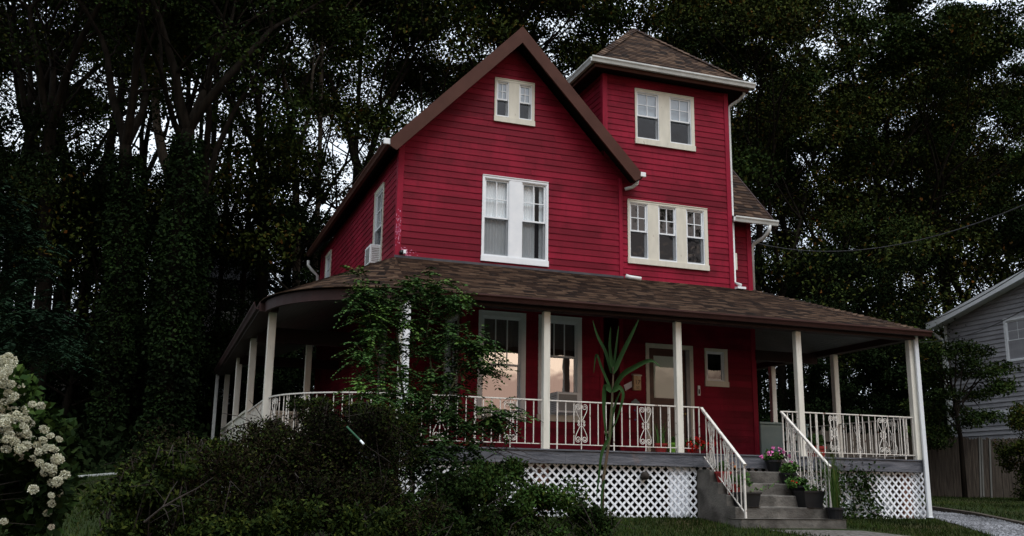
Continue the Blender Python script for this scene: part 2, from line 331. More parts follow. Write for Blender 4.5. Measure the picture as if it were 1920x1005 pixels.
def fastmesh(name, V, F, mat, parent=None, kv=4):
    """V (n,3) array, F (m,kv) array"""
    me = bpy.data.meshes.new(name); V = np.asarray(V, dtype=np.float32); F = np.asarray(F, dtype=np.int32)
    me.vertices.add(len(V)); me.vertices.foreach_set('co', V.ravel())
    me.loops.add(F.size); me.loops.foreach_set('vertex_index', F.ravel())
    me.polygons.add(len(F)); me.polygons.foreach_set('loop_start', np.arange(0, F.size, kv, dtype=np.int32)); me.polygons.foreach_set('loop_total', np.full(len(F), kv, dtype=np.int32))
    me.update(calc_edges=True); me.materials.append(MAT[mat])
    o = bpy.data.objects.new(name, me); COL.objects.link(o)
    if parent: o.parent = parent; o.matrix_parent_inverse = Matrix.Translation(-parent.location) if parent.type == 'EMPTY' else Matrix.Identity(4)
    return o
def rand_dirs(n, zbias=0.):
    d = rng.normal(size=(n, 3)); d[:, 2] += zbias; d /= np.linalg.norm(d, axis=1)[:, None]; return d
def leaves(P, size, aspect=.6, jitter=.35, droop=0., up=.6, dirs=None):
    """four-vertex pointed leaves (diamond, one fold) at points P -> V, F"""
    n = len(P); a = rand_dirs(n, -droop) if dirs is None else dirs
    nrm = rand_dirs(n, up); b = np.cross(nrm, a); b /= np.linalg.norm(b, axis=1)[:, None]+1e-9
    s = size*(1+jitter*rng.uniform(-1, 1, n))[:, None]; c = np.cross(a, b)
    V = np.empty((n, 4, 3)); V[:, 0] = P; V[:, 1] = P+a*s*.45+b*s*aspect*.5+c*s*.08; V[:, 2] = P+a*s; V[:, 3] = P+a*s*.45-b*s*aspect*.5+c*s*.08
    return V.reshape(-1, 3), np.arange(4*n).reshape(n, 4)
def clump_points(n, centers, rad, squash=.75, shell=.5):
    """n points spread over leaf clumps (denser towards the outside of each clump)"""
    k = rng.integers(0, len(centers), n); d = rand_dirs(n); r = rng.uniform(shell, 1, n)**.6 * np.asarray(rad)[k]
    P = np.asarray(centers)[k] + d*r[:, None]*np.array([1, 1, squash]); return P

# ---------------------------------------------------------------- ground
def sstep(a, b, x): t = min(1, max(0, (x-a)/(b-a))); return t*t*(3-2*t)
def gz(x, y):
    z = max(.10*y, -1.19) if y < 0 else .045*y
    if y < -17: z = -1.19
    if y > 8: z += .10*(min(y, 60)-8)*sstep(8, 20, y)*sstep(24, 12, x)
    z += .25*sstep(2, 9, y)*sstep(-2.5, -5, x)
    if -3.5 < x < 10.2 and 0 < y < 13: z = min(z, .02)
    z += .03*math.sin(x*.8+.3)*math.sin(y*.7)*(1 if y < -1 or x < -4 or x > 11 else .2)
    return z
def ground():
    xs = np.concatenate([np.arange(-160, -14, 8), np.arange(-14, 30, .5), np.arange(30, 180, 8)])
    ys = np.concatenate([np.arange(-120, -18, 8), np.arange(-18, 24, .5), np.arange(24, 200, 6)])
    V = [(x, y, gz(x, y)) for y in ys for x in xs]; nx = len(xs)
    F = [(j*nx+i, j*nx+i+1, (j+1)*nx+i+1, (j+1)*nx+i) for j in range(len(ys)-1) for i in range(nx-1)]
    o = fastmesh('ground', V, F, 'lawn'); o['kind'] = 'structure'
    for p in o.data.polygons: p.use_smooth = True
ground()
def strip(name, Lp, Rp, mat, lift, n=24):
    V = []; F = []
    def samp(P, t):
        t *= len(P)-1; i = min(int(t), len(P)-2); t -= i; return Vector(P[i]).lerp(Vector(P[i+1]), t)
    for j in range(n+1):
        a, b = samp(Lp, j/n), samp(Rp, j/n)
        for i in range(9):
            p = a.lerp(b, i/8); V.append((p.x, p.y, gz(p.x, p.y)+lift))
    F = [(j*9+i, j*9+i+1, (j+1)*9+i+1, (j+1)*9+i) for j in range(n) for i in range(8)]
    o = fastmesh(name, V, F, mat); o['kind'] = 'structure'; return o
DRIVE_L = [(9.9, 4.5), (10.15, 1.5), (10.1, 0), (9.7, -1.5), (8.6, -4), (6, -8)]
DRIVE_R = [(14.6, 6), (13.1, 4.0), (12.0, 1), (11.1, -1.7), (10.1, -4), (8.3, -8)]
strip('driveway', DRIVE_L, DRIVE_R, 'gravel', .012, 60)
strip('path', [(5.0, -1.75), (5.3, -2.6), (6.5, -4)], [(6.9, -1.75), (7.6, -2.4), (8.6, -4)], 'dirt', .008, 12)
def pebbles():
    P = []; nL = len(DRIVE_L)
    for k in range(5200):
        t = random.random()*(nL-1.01); i = int(t); t -= i
        a = Vector(DRIVE_L[i]).lerp(Vector(DRIVE_L[i+1]), t); b = Vector(DRIVE_R[i]).lerp(Vector(DRIVE_R[i+1]), t); p = a.lerp(b, random.random())
        P.append((p.x, p.y, gz(p.x, p.y)+.016))
    P = np.array(P); n = len(P); s = rng.uniform(.012, .035, n)
    base = np.array([(1, 0, 0), (0, 1, 0), (-1, 0, 0), (0, -1, 0), (0, 0, .8)]); ang = rng.uniform(0, 6.28, n)
    ca, sa = np.cos(ang), np.sin(ang); V = np.empty((n, 5, 3))
    for q in range(5):
        V[:, q, 0] = (base[q, 0]*ca-base[q, 1]*sa)*s; V[:, q, 1] = (base[q, 0]*sa+base[q, 1]*ca)*s; V[:, q, 2] = base[q, 2]*s
    V += P[:, None, :]; F = []
    idx = np.arange(n)[:, None]*5
    F = np.concatenate([idx+np.array(t)[None] for t in ((0, 1, 4), (1, 2, 4), (2, 3, 4), (3, 0, 4))])
    o = fastmesh('gravel_stones', V.reshape(-1, 3), F, 'pebble', kv=3); o['kind'] = 'stuff'; o['label'] = 'loose pale gravel covering the driveway'; o['category'] = 'gravel'
pebbles()
# pale kerb line at the far left lawn and dark timber edging beside the drive
kb = MB()
kp = [(-9.5, 6.2), (-7.6, 6.9), (-6.45, 8), (-5.8, 9.0), (-5.15, 10.2), (-4.4, 11.8)]
for a, b in zip(kp, kp[1:]): kb.bar((a[0], a[1], gz(*a)), (b[0], b[1], gz(*b)), .12, .07)
o = kb.build('kerb', 'gutter_white'); o['kind'] = 'structure'
kb = MB()
for a, b in zip(DRIVE_R[:5], DRIVE_R[1:5]): kb.bar((a[0]+.1, a[1], gz(*a)+.02), (b[0]+.1, b[1], gz(*b)+.02), .14, .14)
o = kb.build('kerb', 'fence_wood'); o['kind'] = 'structure'

def grass():
    P = []
    def area(x0, x1, y0, y1, n):
        for _ in range(n):
            x, y = random.uniform(x0, x1), random.uniform(y0, y1)
            if 4.6 < x < 8.3 and -4 < y < -1.3 and abs(x-(6+(-1.5-y)*.6)) < 1.05: continue
            if 4.65 < x < 6.85 and y > -1.55 and y < .1: continue
            if y < 4.5:
                t = None
                for (a, b), (c, d) in zip(zip(DRIVE_L, DRIVE_L[1:]), zip(DRIVE_R, DRIVE_R[1:])):
                    if b[1] <= y <= a[1]:
                        f = (y-a[1])/(b[1]-a[1]); lx = a[0]+f*(b[0]-a[0])
                        g = min(1, max(0, (y-c[1])/(d[1]-c[1]))); rx = c[0]+g*(d[0]-c[0]); t = lx+.05 < x < rx-.05
                if t: continue
            P.append((x, y, gz(x, y)))
    area(1, 10.2, -5, 0.05, 26000); area(10, 22, -3, 9.8, 20000); area(-9, -3.4, -7, 9, 26000); area(9.5, 12, -6, -3, 3000)
    P = np.array(P); n = len(P); h = rng.uniform(.03, .085, n)*(1+.8*(rng.random(n) > .97)); a = rng.uniform(0, 6.28, n)
    w = .004+.003*rng.random(n); lean = rng.normal(0, .35, (n, 2))
    V = np.empty((n, 3, 3)); dx = np.stack([np.cos(a)*w, np.sin(a)*w, 0*w], 1)
    V[:, 0] = P-dx*1.5; V[:, 1] = P+dx*1.5; V[:, 2] = P+np.stack([lean[:, 0]*h, lean[:, 1]*h, h], 1)
    o = fastmesh('grass', V.reshape(-1, 3), np.arange(3*n).reshape(n, 3), 'grass_blade', kv=3)
    tag(o, 'short dark green grass growing on the lawn around the house', 'grass', kind='stuff')
grass()

# ---------------------------------------------------------------- siding and roofs
def siding(T, outline, z0, z1, openings, name, mat, parent, exp=.138, brk=(), lap=.013, seams=True, phase=0.):
    """lapped boards. T maps (along, outward, up); outline(z)->(a0,a1); openings = (a0,a1,z0,z1)"""
    m = MB(T); k = 0; z = z0-phase
    cuts = sorted(set([o[2] for o in openings]+[o[3] for o in openings]+list(brk)))
    while z < z1-1e-4:
        zn = z+exp; a, b = max(z, z0), min(zn, z1)
        zs = [a]+[c for c in cuts if a+1e-4 < c < b-1e-4]+[b]
        for p, q in zip(zs, zs[1:]):
            dp, dq = lap*(zn-p)/exp, lap*(zn-q)/exp; mid = (p+q)/2
            lo0, lo1 = outline(p+1e-5), outline(q-1e-5)
            segs = [(0., 1.)]; W = lambda a_, l=None: a_
            ops = sorted((o[0], o[1]) for o in openings if o[2]-1e-4 < mid < o[3]+1e-4)
            xs0, xs1 = lo0[0], lo0[1]; cur0, cur1 = lo0[0], lo1[0]; pieces = []
            for oa, ob in ops: pieces.append((cur0, oa, cur1, oa)); cur0 = cur1 = ob
            pieces.append((cur0, lo0[1], cur1, lo1[1]))
            for (A0, B0, A1, B1) in pieces:
                if B0-A0 < .005 and B1-A1 < .005: continue
                sp = [0, 1]
                if seams and B0-A0 > 2.2: sp = [0, random.uniform(.25, .75), 1]
                for s0, s1 in zip(sp, sp[1:]):
                    g = .0015 if len(sp) > 2 else 0
                    x0b, x1b = A0+(B0-A0)*s0+g, A0+(B0-A0)*s1-g; x0t, x1t = A1+(B1-A1)*s0+g, A1+(B1-A1)*s1-g
                    m.v_ = None
                    b_ = len(m.v)
                    m.v += [T((x0b, dp, p)), T((x1b, dp, p)), T((x1t, dq, q)), T((x0t, dq, q))]
                    m.f.append((b_, b_+1, b_+2, b_+3)); m.uv.append(None)
                    if p == a and a == z:      # drip edge
                        m.v += [T((x0b, -.004, p)), T((x1b, -.004, p))]; m.f.append((b_+4, b_+5, b_+1, b_)); m.uv.append(None)
        z = zn
    return m.build(name, mat, parent)

def ruled_roof(bot, top, name, mat, parent, exp=.14, rise=.017, u0=0., ridge=False):
    """shingle courses on the surface ruled between two polylines"""
    m = MB(); bot = [Vector(p) for p in bot]; top = [Vector(p) for p in top]
    L_ = max((t-b).length for b, t in zip(bot, top)); n = max(2, round(L_/exp))
    us = [u0]
    for a, b in zip(bot, bot[1:]): us.append(us[-1]+(b-a).length)
    c = sum((b for b in bot), Vector())/len(bot); nrm = None
    for i in range(len(bot)-1):
        nn = (bot[i+1]-bot[i]).cross(top[i]-bot[i])
        if nn.length < 1e-6: nn = (bot[i+1]-bot[i]).cross(top[i+1]-bot[i+1])
        nn.normalize(); nn = nn if nn.z > 0 else -nn
        # subdivide along the length
        segs = max(1, int((bot[i+1]-bot[i]).length/.8)) if abs((bot[i+1]-bot[i]).length) > 1.6 else 1
        for sgi in range(segs):
            f0, f1 = sgi/segs, (sgi+1)/segs
            B0, B1 = bot[i].lerp(bot[i+1], f0), bot[i].lerp(bot[i+1], f1); T0, T1 = top[i].lerp(top[i+1], f0), top[i].lerp(top[i+1], f1)
            ua, ub = us[i]+(us[i+1]-us[i])*f0, us[i]+(us[i+1]-us[i])*f1
            ta, tb = ua+(T0-B0).dot((bot[i+1]-bot[i]).normalized()), ub+(T1-B1).dot((bot[i+1]-bot[i]).normalized())
            for k in range(n):
                t0, t1 = k/n, (k+1)/n; r1 = rise*.35
                a0, b0 = B0.lerp(T0, t0)+nn*rise, B1.lerp(T1, t0)+nn*rise; a1, b1 = B0.lerp(T0, t1)+nn*r1, B1.lerp(T1, t1)+nn*r1
                uA, uB = ua+(ta-ua)*t0, ub+(tb-ub)*t0; uC, uD = ub+(tb-ub)*t1, ua+(ta-ua)*t1
                v0, v1 = k*.125+.001, (k+1)*.125-.001; j = 0
                m.poly([a0, b0, b1, a1], [(uA, v0), (uB, v0), (uC, v1), (uD, v1)])
                m.poly([a0-nn*rise, b0-nn*rise, b0, a0], [(uA, v0), (uB, v0), (uB, v0), (uA, v0)])
    return m.build(name, mat, parent)

# ---------------------------------------------------------------- the red house
house = empty('house', (4, 6, 0), 'tall red clapboard house with a square tower, front gable and wraparound porch', 'house')
ZD, ZP = 1.15, 3.6
Yg, Yt, Yw = 2.62, 2.66, 3.0            # gable front, tower front, wing front
FT = lambda Y: (lambda p: Vector((p[0], Y-p[1], p[2])))
LT = lambda X: (lambda p: Vector((X-p[1], p[0], p[2])))        # wall facing -X, along = y
XL, XR, XT0, XT1, XW1 = -.53, 4.50, 4.10, 7.33, 8.05
RX, RZ, SL = 1.97, 10.25, 1.055         # ridge x, outer ridge height, slope
def groof(x, off=0.): return RZ-.14-off-SL*abs(x-RX)
OPN = {}
def opn(key, *o): OPN.setdefault(key, []).append(o)

def sash(T, a0, a1, z0, z1, d, fr, parent, mat='white_paint', cols=0, rows=0, glass='glass'):
    """a sash: frame + muntins, and its pane"""
    s = MB(T); s.box((a0, d-.035, z0), (a0+fr, d, z1)).box((a1-fr, d-.035, z0), (a1, d, z1)).box((a0+fr, d-.035, z0), (a1-fr, d, z0+fr)).box((a0+fr, d-.035, z1-fr), (a1-fr, d, z1))
    for c in range(1, cols):
        x = a0+fr+(a1-a0-2*fr)*c/cols; s.box((x-.009, d-.028, z0+fr), (x+.009, d-.004, z1-fr))
    for r_ in range(1, rows):
        z = z0+fr+(z1-z0-2*fr)*r_/rows; s.box((a0+fr, d-.027, z-.009), (a1-fr, d-.005, z+.009))
    f = s.build('sash', mat, parent)
    g = MB(T); g.poly([(a0+fr, d-.02, z0+fr), (a1-fr, d-.02, z0+fr), (a1-fr, d-.02, z1-fr), (a0+fr, d-.02, z1-fr)]).build('pane', glass, parent)
    return f
def curtain(T, a0, a1, z0, z1, d, parent, mat='curtain', amp=.025, gap=None):
    m = MB(T); n = 36
    rngs = [(a0, a1)] if not gap else [(a0, a0+(a1-a0)*gap[0]), (a0+(a1-a0)*gap[1], a1)]
    for A, B in rngs:
        P = []
        for i in range(n+1):
            x = A+(B-A)*i/n; P.append((x, d+amp*math.sin(i*1.35)+.4*amp*math.sin(i*3.1)))
        for p, q in zip(P, P[1:]): m.poly([(p[0], p[1], z0), (q[0], q[1], z0), (q[0], q[1], z1), (p[0], p[1], z1)])
    return m.build('curtain', mat, parent)
def window(T, key, a0, a1, z0, z1, units, trim, sillh, cols=2, rows=2, split=.5, curt=None, side=.04, head=.05, glass='glass', sillcol=None, screen=True, depth=.5, label=None, lowglass=None, blind=False):
    """units: list of (a,b) clear unit spans inside a0..a1; everything built in wall coordinates"""
    opn(key, a0+.015, a1-.015, z0+.02, z1-.015)
    fr = MB(T); pr = .028
    fr.box((a0, -.10, z1-head), (a1, pr, z1))
    ed = [a0]+[x for u in units for x in u]+[a1]
    for i in range(0, len(ed), 2): fr.box((ed[i], -.10, z0+sillh), (ed[i+1], pr if i in (0, len(ed)-2) else pr-.004, z1-head))
    fr.box((a0-.0, -.10, z1), (a1+.0, pr+.012, z1+.015))
    if not sillcol: fr.box((a0-.01, -.10, z0), (a1+.01, pr+.018, z0+sillh))
    f = fr.build('window', trim, house)
    if label: f['label'] = label
    if sillcol: MB(T).box((a0-.02, -.10, z0), (a1+.02, pr+.02, z0+sillh)).build('sill', sillcol, f)
    zb, zt = z0+sillh, z1-head; zm = zb+(zt-zb)*split
    for i, (a, b) in enumerate(units):
        j = MB(T); q = .018
        j.box((a, -.10, zb), (a+q, pr-.012, zt)).box((b-q, -.10, zb), (b, pr-.012, zt)).box((a+q, -.10, zt-q), (b-q, pr-.012, zt)).box((a+q, -.10, zb), (b-q, pr-.010, zb+.03))
        j.build('jamb', 'white_paint', f)
        sash(T, a+q, b-q, zm-.018, zt-q, -.012, .034, f, cols=cols, rows=rows, glass=glass)
        sash(T, a+q, b-q, zb+.03, zm+.018, -.050, .034, f, glass=lowglass or glass)
        if screen:
            MB(T).poly([(a+q+.003, -.008, zb+.035), (b-q-.003, -.008, zb+.035), (b-q-.003, -.008, zm-.02), (a+q+.003, -.008, zm-.02)]).build('insect_screen', 'screen', f)
        if blind: MB(T).poly([(a+q, -.09, zm), (b-q, -.09, zm), (b-q, -.09, zt-.02), (a+q, -.09, zt-.02)]).build('blind', 'blind', f)
        if curt: curtain(T, a+.03, b-.03, zb+.04, zt-.02, -.096, f, curt[0], amp=.006, gap=curt[1] if i < len(units)-1 or len(units) == 1 else curt[2])
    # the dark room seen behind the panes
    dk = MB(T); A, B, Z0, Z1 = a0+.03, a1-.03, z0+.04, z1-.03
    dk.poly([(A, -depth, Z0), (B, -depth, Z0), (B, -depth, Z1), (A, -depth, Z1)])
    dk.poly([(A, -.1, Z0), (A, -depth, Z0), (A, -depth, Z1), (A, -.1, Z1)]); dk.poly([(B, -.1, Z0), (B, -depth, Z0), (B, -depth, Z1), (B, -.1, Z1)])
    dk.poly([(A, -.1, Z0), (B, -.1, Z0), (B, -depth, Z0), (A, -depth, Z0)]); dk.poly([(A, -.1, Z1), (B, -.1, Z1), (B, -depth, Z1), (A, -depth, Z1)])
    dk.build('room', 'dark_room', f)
    return f
Tg, Tt, Tw = FT(Yg), FT(Yt), FT(Yw)
window(Tg, 'g', 1.27, 2.76, 5.07, 6.93, [(1.31, 1.88), (2.15, 2.72)], 'white_paint', .12, glass='glass_soft', curt=('curtain', None, (.62, .8)), label='white double window with pale curtains')
window(Tg, 'g', 1.50, 2.42, 8.17, 9.16, [(1.54, 1.83), (2.06, 2.36)], 'cream_paint', .12, blind=True, label='small cream double window high in the gable')
window(Tt, 't', 4.89, 6.42, 8.14, 9.46, [(4.93, 5.50), (5.78, 6.34)], 'cream_paint', .13, blind=True, label='cream double window at the top of the tower')
window(Tt, 't', 4.67, 6.69, 5.34, 6.79, [(4.72, 5.17), (5.43, 5.89), (6.14, 6.60)], 'cream_paint', .12, label='cream triple window of the tower')
window(Tg, 'l', 1.25, 2.28, 1.84, 4.02, [(1.33, 2.19)], 'white_paint', .13, cols=3, rows=1, curt=('curtain_tan', None, None), side=.08, head=.09, sillcol='cream_paint', screen=False, glass='glass_evening', label='tall white porch window reflecting the evening sky')
window(Tg, 'l', 2.56, 3.54, 1.84, 4.02, [(2.64, 3.45)], 'white_paint', .13, cols=3, rows=1, split=.62, curt=('curtain_tan', None, None), head=.09, sillcol='cream_paint', screen=False, glass='glass_evening', label='tall white porch window holding the air conditioner')
window(Tw, 'd', 6.72, 7.31, 2.78, 3.62, [(6.76, 7.22)], 'cream_paint', .12, cols=0, rows=0, split=.04, screen=False, glass='glass_soft', label='small cream window beside the door')
TL = LT(XL)
window(TL, 's', 3.9, 4.85, 5.12, 6.92, [(3.98, 4.77)], 'cream_paint', .1, label='cream side window holding the air conditioner')
window(TL, 's', 10.55, 11.5, 5.3, 6.92, [(10.63, 11.42)], 'cream_paint', .1, label='cream side window near the back')
TR = LT(.92)
window(TR, 'r', 2.85, 3.85, 1.9, 4.0, [(2.93, 3.77)], 'cream_paint', .1, screen=False, curt=('curtain_tan', None, None), label='cream window in the bay return behind the tree')

# walls
def g_out(z):
    h = (RZ-.30-z)/SL; return (max(XL, RX-h), min(XR, RX+h))
siding(Tg, g_out, 4.86, 9.9, OPN['g'], 'wall', 'red_paint', house, brk=(RZ-.30-SL*(RX-XL), RZ-.30-SL*(XR-RX)))
siding(Tt, lambda z: (XT0 if z > 7.1 else XR-.02, XT1), 4.86, 9.72, OPN['t'], 'wall', 'red_paint', house, phase=.05)
siding(LT(XT0), lambda z: (Yt, 6.2), 7.0, 9.72, [], 'wall', 'red_paint', house)
siding(TL, lambda z: (Yg, 12.4), 4.6, 7.25, OPN['s'], 'wall', 'red_paint', house)
siding(Tw, lambda z: (7.2, XW1), 4.7, 6.75, [], 'wall', 'red_paint', house, phase=.03)
siding(Tg, lambda z: (.92, 4.02), ZD, 4.7, OPN['l'], 'wall', 'red_paint', house)
opn('d', 5.26, 6.40, ZD, 3.62)
siding(Tw, lambda z: (4.62, XW1), ZD, 4.7, OPN['d'], 'wall', 'red_paint', house)
siding(TR, lambda z: (2.62, 4.2), ZD, 4.7, OPN['r'], 'wall', 'red_paint', house)
siding(FT(4.2), lambda z: (-.4, .92), ZD, 4.7, [], 'wall', 'red_paint', house)
siding(FT(3.75), lambda z: (4.0, 4.64), ZD, 4.7, [], 'wall', 'red_paint', house)
siding(LT(-.4), lambda z: (4.2, 12.4), ZD, 4.7, [], 'wall', 'red_paint', house)
siding(LT(4.62), lambda z: (Yw, 3.75), ZD, 4.7, [], 'wall', 'red_paint', house)
# plain wall behind: right and back sides (never in view of the photo)
bw = MB()
for p in ([(XW1, Yw, ZD), (XW1, 9, ZD), (XW1, 9, 6.7), (XW1, 6, 10.0), (XW1, Yw, 6.7)], [(XL, 12.4, ZD), (4.5, 12.4, ZD), (4.5, 12.4, 7.2), (RX, 12.4, 9.9), (XL, 12.4, 7.2)],
          [(XT1, Yt, 4.6), (XT1, 6.2, 4.6), (XT1, 6.2, 9.7), (XT1, Yt, 9.7)], [(XT0, 6.2, 7), (XT1, 6.2, 7), (XT1, 6.2, 9.7), (XT0, 6.2, 9.7)], [(4.5, 12.4, ZD), (4.5, 9, ZD), (4.5, 9, 7), (4.5, 12.4, 7)],
          [(4.5, 9, ZD), (XW1, 9, ZD), (XW1, 9, 6.7), (4.5, 9, 6.7)], [(4.02, Yg, ZD), (4.02, 3.75, ZD), (4.02, 3.75, 4.7), (4.02, Yg, 4.7)]): bw.poly(p)
bw.build('wall', 'red_trim', house)
# corner boards
def corner(x0, x1, y0, y1, z0, z1, mat='red_trim'): MB().box((x0, y0, z0), (x1, y1, z1)).build('corner_board', mat, house, bevel=.006)
corner(XL-.024, XL+.10, Yg-.026, Yg+.11, 4.80, 7.36)
corner(XR-.06, XR+.03, Yg-.028, Yt-.006, 4.85, 7.25)
corner(XT0-.022, XT0+.10, Yt-.024, Yt+.10, 8.2, 9.72)
corner(XT1-.10, XT1+.022, Yt-.025, Yt+.09, 4.9, 9.72)
corner(XW1-.11, XW1+.02, Yw-.024, Yw+.09, ZD, 6.78)
corner(.90, 1.0, Yg-.024, Yg+.08, ZD, 4.7); corner(3.96, 4.045, Yg-.023, Yg+.09, ZD, 4.7); corner(4.60, 4.70, Yw-.022, Yw+.08, ZD, 4.7)
corner(-.43, -.29, 4.17, 4.30, ZD, 4.7, 'grey_rail')
corner(XL-.02, XL+.1, 12.3, 12.42, 4.6, 7.2)

# roofs
EV = 2.79
ruled_roof([(RX-EV, 2.20, RZ-SL*EV), (RX-EV, 12.8, RZ-SL*EV)], [(RX, 2.20, RZ), (RX, 12.8, RZ)], 'gable_roof', 'shingles', house)
ruled_roof([(RX+EV, 12.8, RZ-SL*EV), (RX+EV, 2.20, RZ-SL*EV)], [(RX, 12.8, RZ), (RX, 2.20, RZ)], 'gable_roof', 'shingles', house)
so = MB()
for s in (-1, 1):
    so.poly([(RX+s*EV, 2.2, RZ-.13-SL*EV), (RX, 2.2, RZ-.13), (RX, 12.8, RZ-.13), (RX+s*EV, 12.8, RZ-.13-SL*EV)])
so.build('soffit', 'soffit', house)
for s in (-1, 1):
    e = EV+.012
    MB().prism([(RX, 2.17, RZ+.01), (RX+s*e, 2.17, RZ+.01-SL*e), (RX+s*(e-.01), 2.17, RZ-.14-SL*e), (RX+s*(e-.14), 2.17, RZ-.36-SL*(e-.14)), (RX, 2.17, RZ-.37)], (0, .05, 0)).build('rake_board', 'brown_trim', house)
# inner frieze under the rake
# wing cross gable
ruled_roof([(7.345, 2.62, 6.66), (8.48, 2.62, 6.66)], [(7.345, 6.0, 10.22), (8.48, 6.0, 10.22)], 'wing_roof', 'shingles', house)
ruled_roof([(8.48, 9.38, 6.66), (4.4, 9.38, 6.66)], [(8.48, 6.0, 10.22), (4.4, 6.0, 10.22)], 'wing_roof', 'shingles', house)
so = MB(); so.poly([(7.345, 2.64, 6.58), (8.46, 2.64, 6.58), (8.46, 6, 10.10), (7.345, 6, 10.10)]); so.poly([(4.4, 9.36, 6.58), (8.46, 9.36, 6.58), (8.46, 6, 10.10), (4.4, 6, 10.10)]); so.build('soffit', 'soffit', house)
MB().prism([(8.485, 2.6, 6.67), (8.485, 6, 10.235), (8.485, 9.4, 6.67), (8.485, 9.4, 6.50), (8.485, 6, 10.02), (8.485, 2.6, 6.50)], (.03, 0, 0)).build('rake_board', 'dark_brown', house)
# tower roof
tx0, tx1, ty0, ty1, tz, tax, tay, taz = 3.74, 7.76, 2.32, 6.34, 9.90, 5.75, 4.33, 11.86
cs = [(tx0, ty0, tz), (tx1, ty0, tz), (tx1, ty1, tz), (tx0, ty1, tz)]; ap = (tax, tay, taz)
for i in range(4): ruled_roof([cs[i], cs[(i+1) % 4]], [ap, ap], 'tower_roof', 'shingles', house)
hc = MB()
for c in cs:
    c, a = Vector(c), Vector(ap); n = 20
    for k in range(n):
        p, q = c.lerp(a, k/n), c.lerp(a, (k+1.1)/n); d = (q-p).normalized(); side = d.cross(Vector((0, 0, 1))).normalized(); z = Vector((0, 0, .045-.012*0)); lift = .022
        e0, e1 = Vector((0, 0, -.045)), Vector((0, 0, .035))
        pts0 = [p+side*.13+e0+Vector((0, 0, lift)), p+e1+Vector((0, 0, lift)), p-side*.13+e0+Vector((0, 0, lift))]
        pts1 = [q+side*.13+e0, q+e1, q-side*.13+e0]
        uu = k*.37
        hc.poly([pts0[0], pts0[1], pts1[1], pts1[0]], [(uu, .01), (uu+.12, .01), (uu+.12, .12), (uu, .12)]); hc.poly([pts0[1], pts0[2], pts1[2], pts1[1]], [(uu, .01), (uu+.12, .01), (uu+.12, .12), (uu, .12)])
        hc.poly([pts0[0], pts0[1], pts0[2]], [(uu, .01)]*3)
hc.build('hip_cap', 'shingles', house)
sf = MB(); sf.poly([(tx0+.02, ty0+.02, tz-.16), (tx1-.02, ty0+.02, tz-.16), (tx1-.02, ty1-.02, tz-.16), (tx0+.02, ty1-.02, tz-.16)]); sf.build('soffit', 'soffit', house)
fb = MB()
fb.box((tx0+.02, ty0+.02, tz-.20), (tx1-.02, ty0+.06, tz-.02)).box((tx0+.02, ty0+.06, tz-.20), (tx0+.06, ty1, tz-.02)).box((tx1-.06, ty0+.06, tz-.20), (tx1-.02, ty1, tz-.02))
fb.build('fascia', 'brown_trim', house)
def gutter(p, q, mat, name='gutter', w_=.11, h=.12, outw=(0, -1, 0), capcol=None):
    """K-style trough from p to q (top back edge), opening upward"""
    p, q, o_ = Vector(p), Vector(q), Vector(outw); Z = Vector((0, 0, 1))
    prof = [(0, 0), (0, -h), (w_*.62, -h), (w_*.78, -h*.55), (w_, -h*.25), (w_, 0), (w_*.86, -.002), (w_*.86, -h*.2), (w_*.6, -h*.85), (.015, -h*.85), (.015, 0)]
    return MB().prism([p+o_*a+Z*b for a, b in prof], q-p).build(name, mat, house)
gutter((tx0-.10, ty0, tz), (tx1+.10, ty0, tz), 'gutter_white')
gutter((tx0, ty0, tz), (tx0, ty1, tz), 'gutter_white', outw=(-1, 0, 0))
gutter((tx1, ty0, tz), (tx1, ty1, tz), 'gutter_white', outw=(1, 0, 0))
ge = RZ-SL*EV
gutter((RX-EV, 2.24, ge-.02), (RX-EV, 12.8, ge-.02), 'brown_trim', outw=(-1, 0, 0), w_=.12, h=.11)
MB().box((RX-EV-.14, 2.19, ge-.12), (RX-EV+.01, 2.238, ge+.005)).build('gutter_end', 'white_paint', house, bevel=.01)
gutter((RX+EV, 2.24, ge-.02), (RX+EV, 2.64, ge-.02), 'dark_brown', outw=(1, 0, 0), w_=.12, h=.11)
MB().box((RX+EV-.01, 2.19, ge-.10), (RX+EV+.15, 2.238, ge+.005)).build('gutter_end', 'white_paint', house, bevel=.01)
gutter((7.36, 2.60, 6.68), (8.52, 2.60, 6.68), 'gutter_white', outw=(0, -1, 0))
def pipe(pts, r, mat, name='downspout', n=8): return MB().tube(pts, r, n).build(name, mat, house, smooth=True)
pipe([(4.86, 2.50, 7.26), (4.84, 2.50, 7.14), (4.72, 2.50, 7.04), (4.58, 2.58, 7.00)], .04, 'gutter_white', 'elbow')
pipe([(4.56, 2.54, 5.02), (4.62, 2.5, 4.99), (4.86, 2.40, 4.95)], .05, 'gutter_white', 'elbow')
pipe([(7.66, 2.4, 9.76), (7.66, 2.44, 9.66), (7.6, 2.56, 9.56), (7.46, 2.66, 9.46), (7.40, 2.70, 9.40), (7.39, 2.70, 5.15), (7.46, 2.55, 5.06)], .038, 'gutter_white')
MB().box((7.345, 2.64, 4.97), (7.56, 2.5, 5.02)).build('downspout_foot', 'white_paint', house)
pipe([(8.3, 2.56, 6.56), (8.30, 2.58, 6.44), (8.24, 2.72, 6.30), (8.12, 2.94, 6.2), (8.10, 3.02, 6.1), (8.10, 3.02, 5.0)], .045, 'gutter_white')
pipe([(-.9, 12.5, 7.0), (-.9, 12.5, 6.86), (-.78, 12.45, 6.7), (-.62, 12.42, 6.55), (-.60, 12.42, 4.9)], .045, 'gutter_white')
MB().box((7.40, 2.72, 5.45), (7.50, 2.9, 5.85)).build('vent_cover', 'cream_paint', house, bevel=.01)
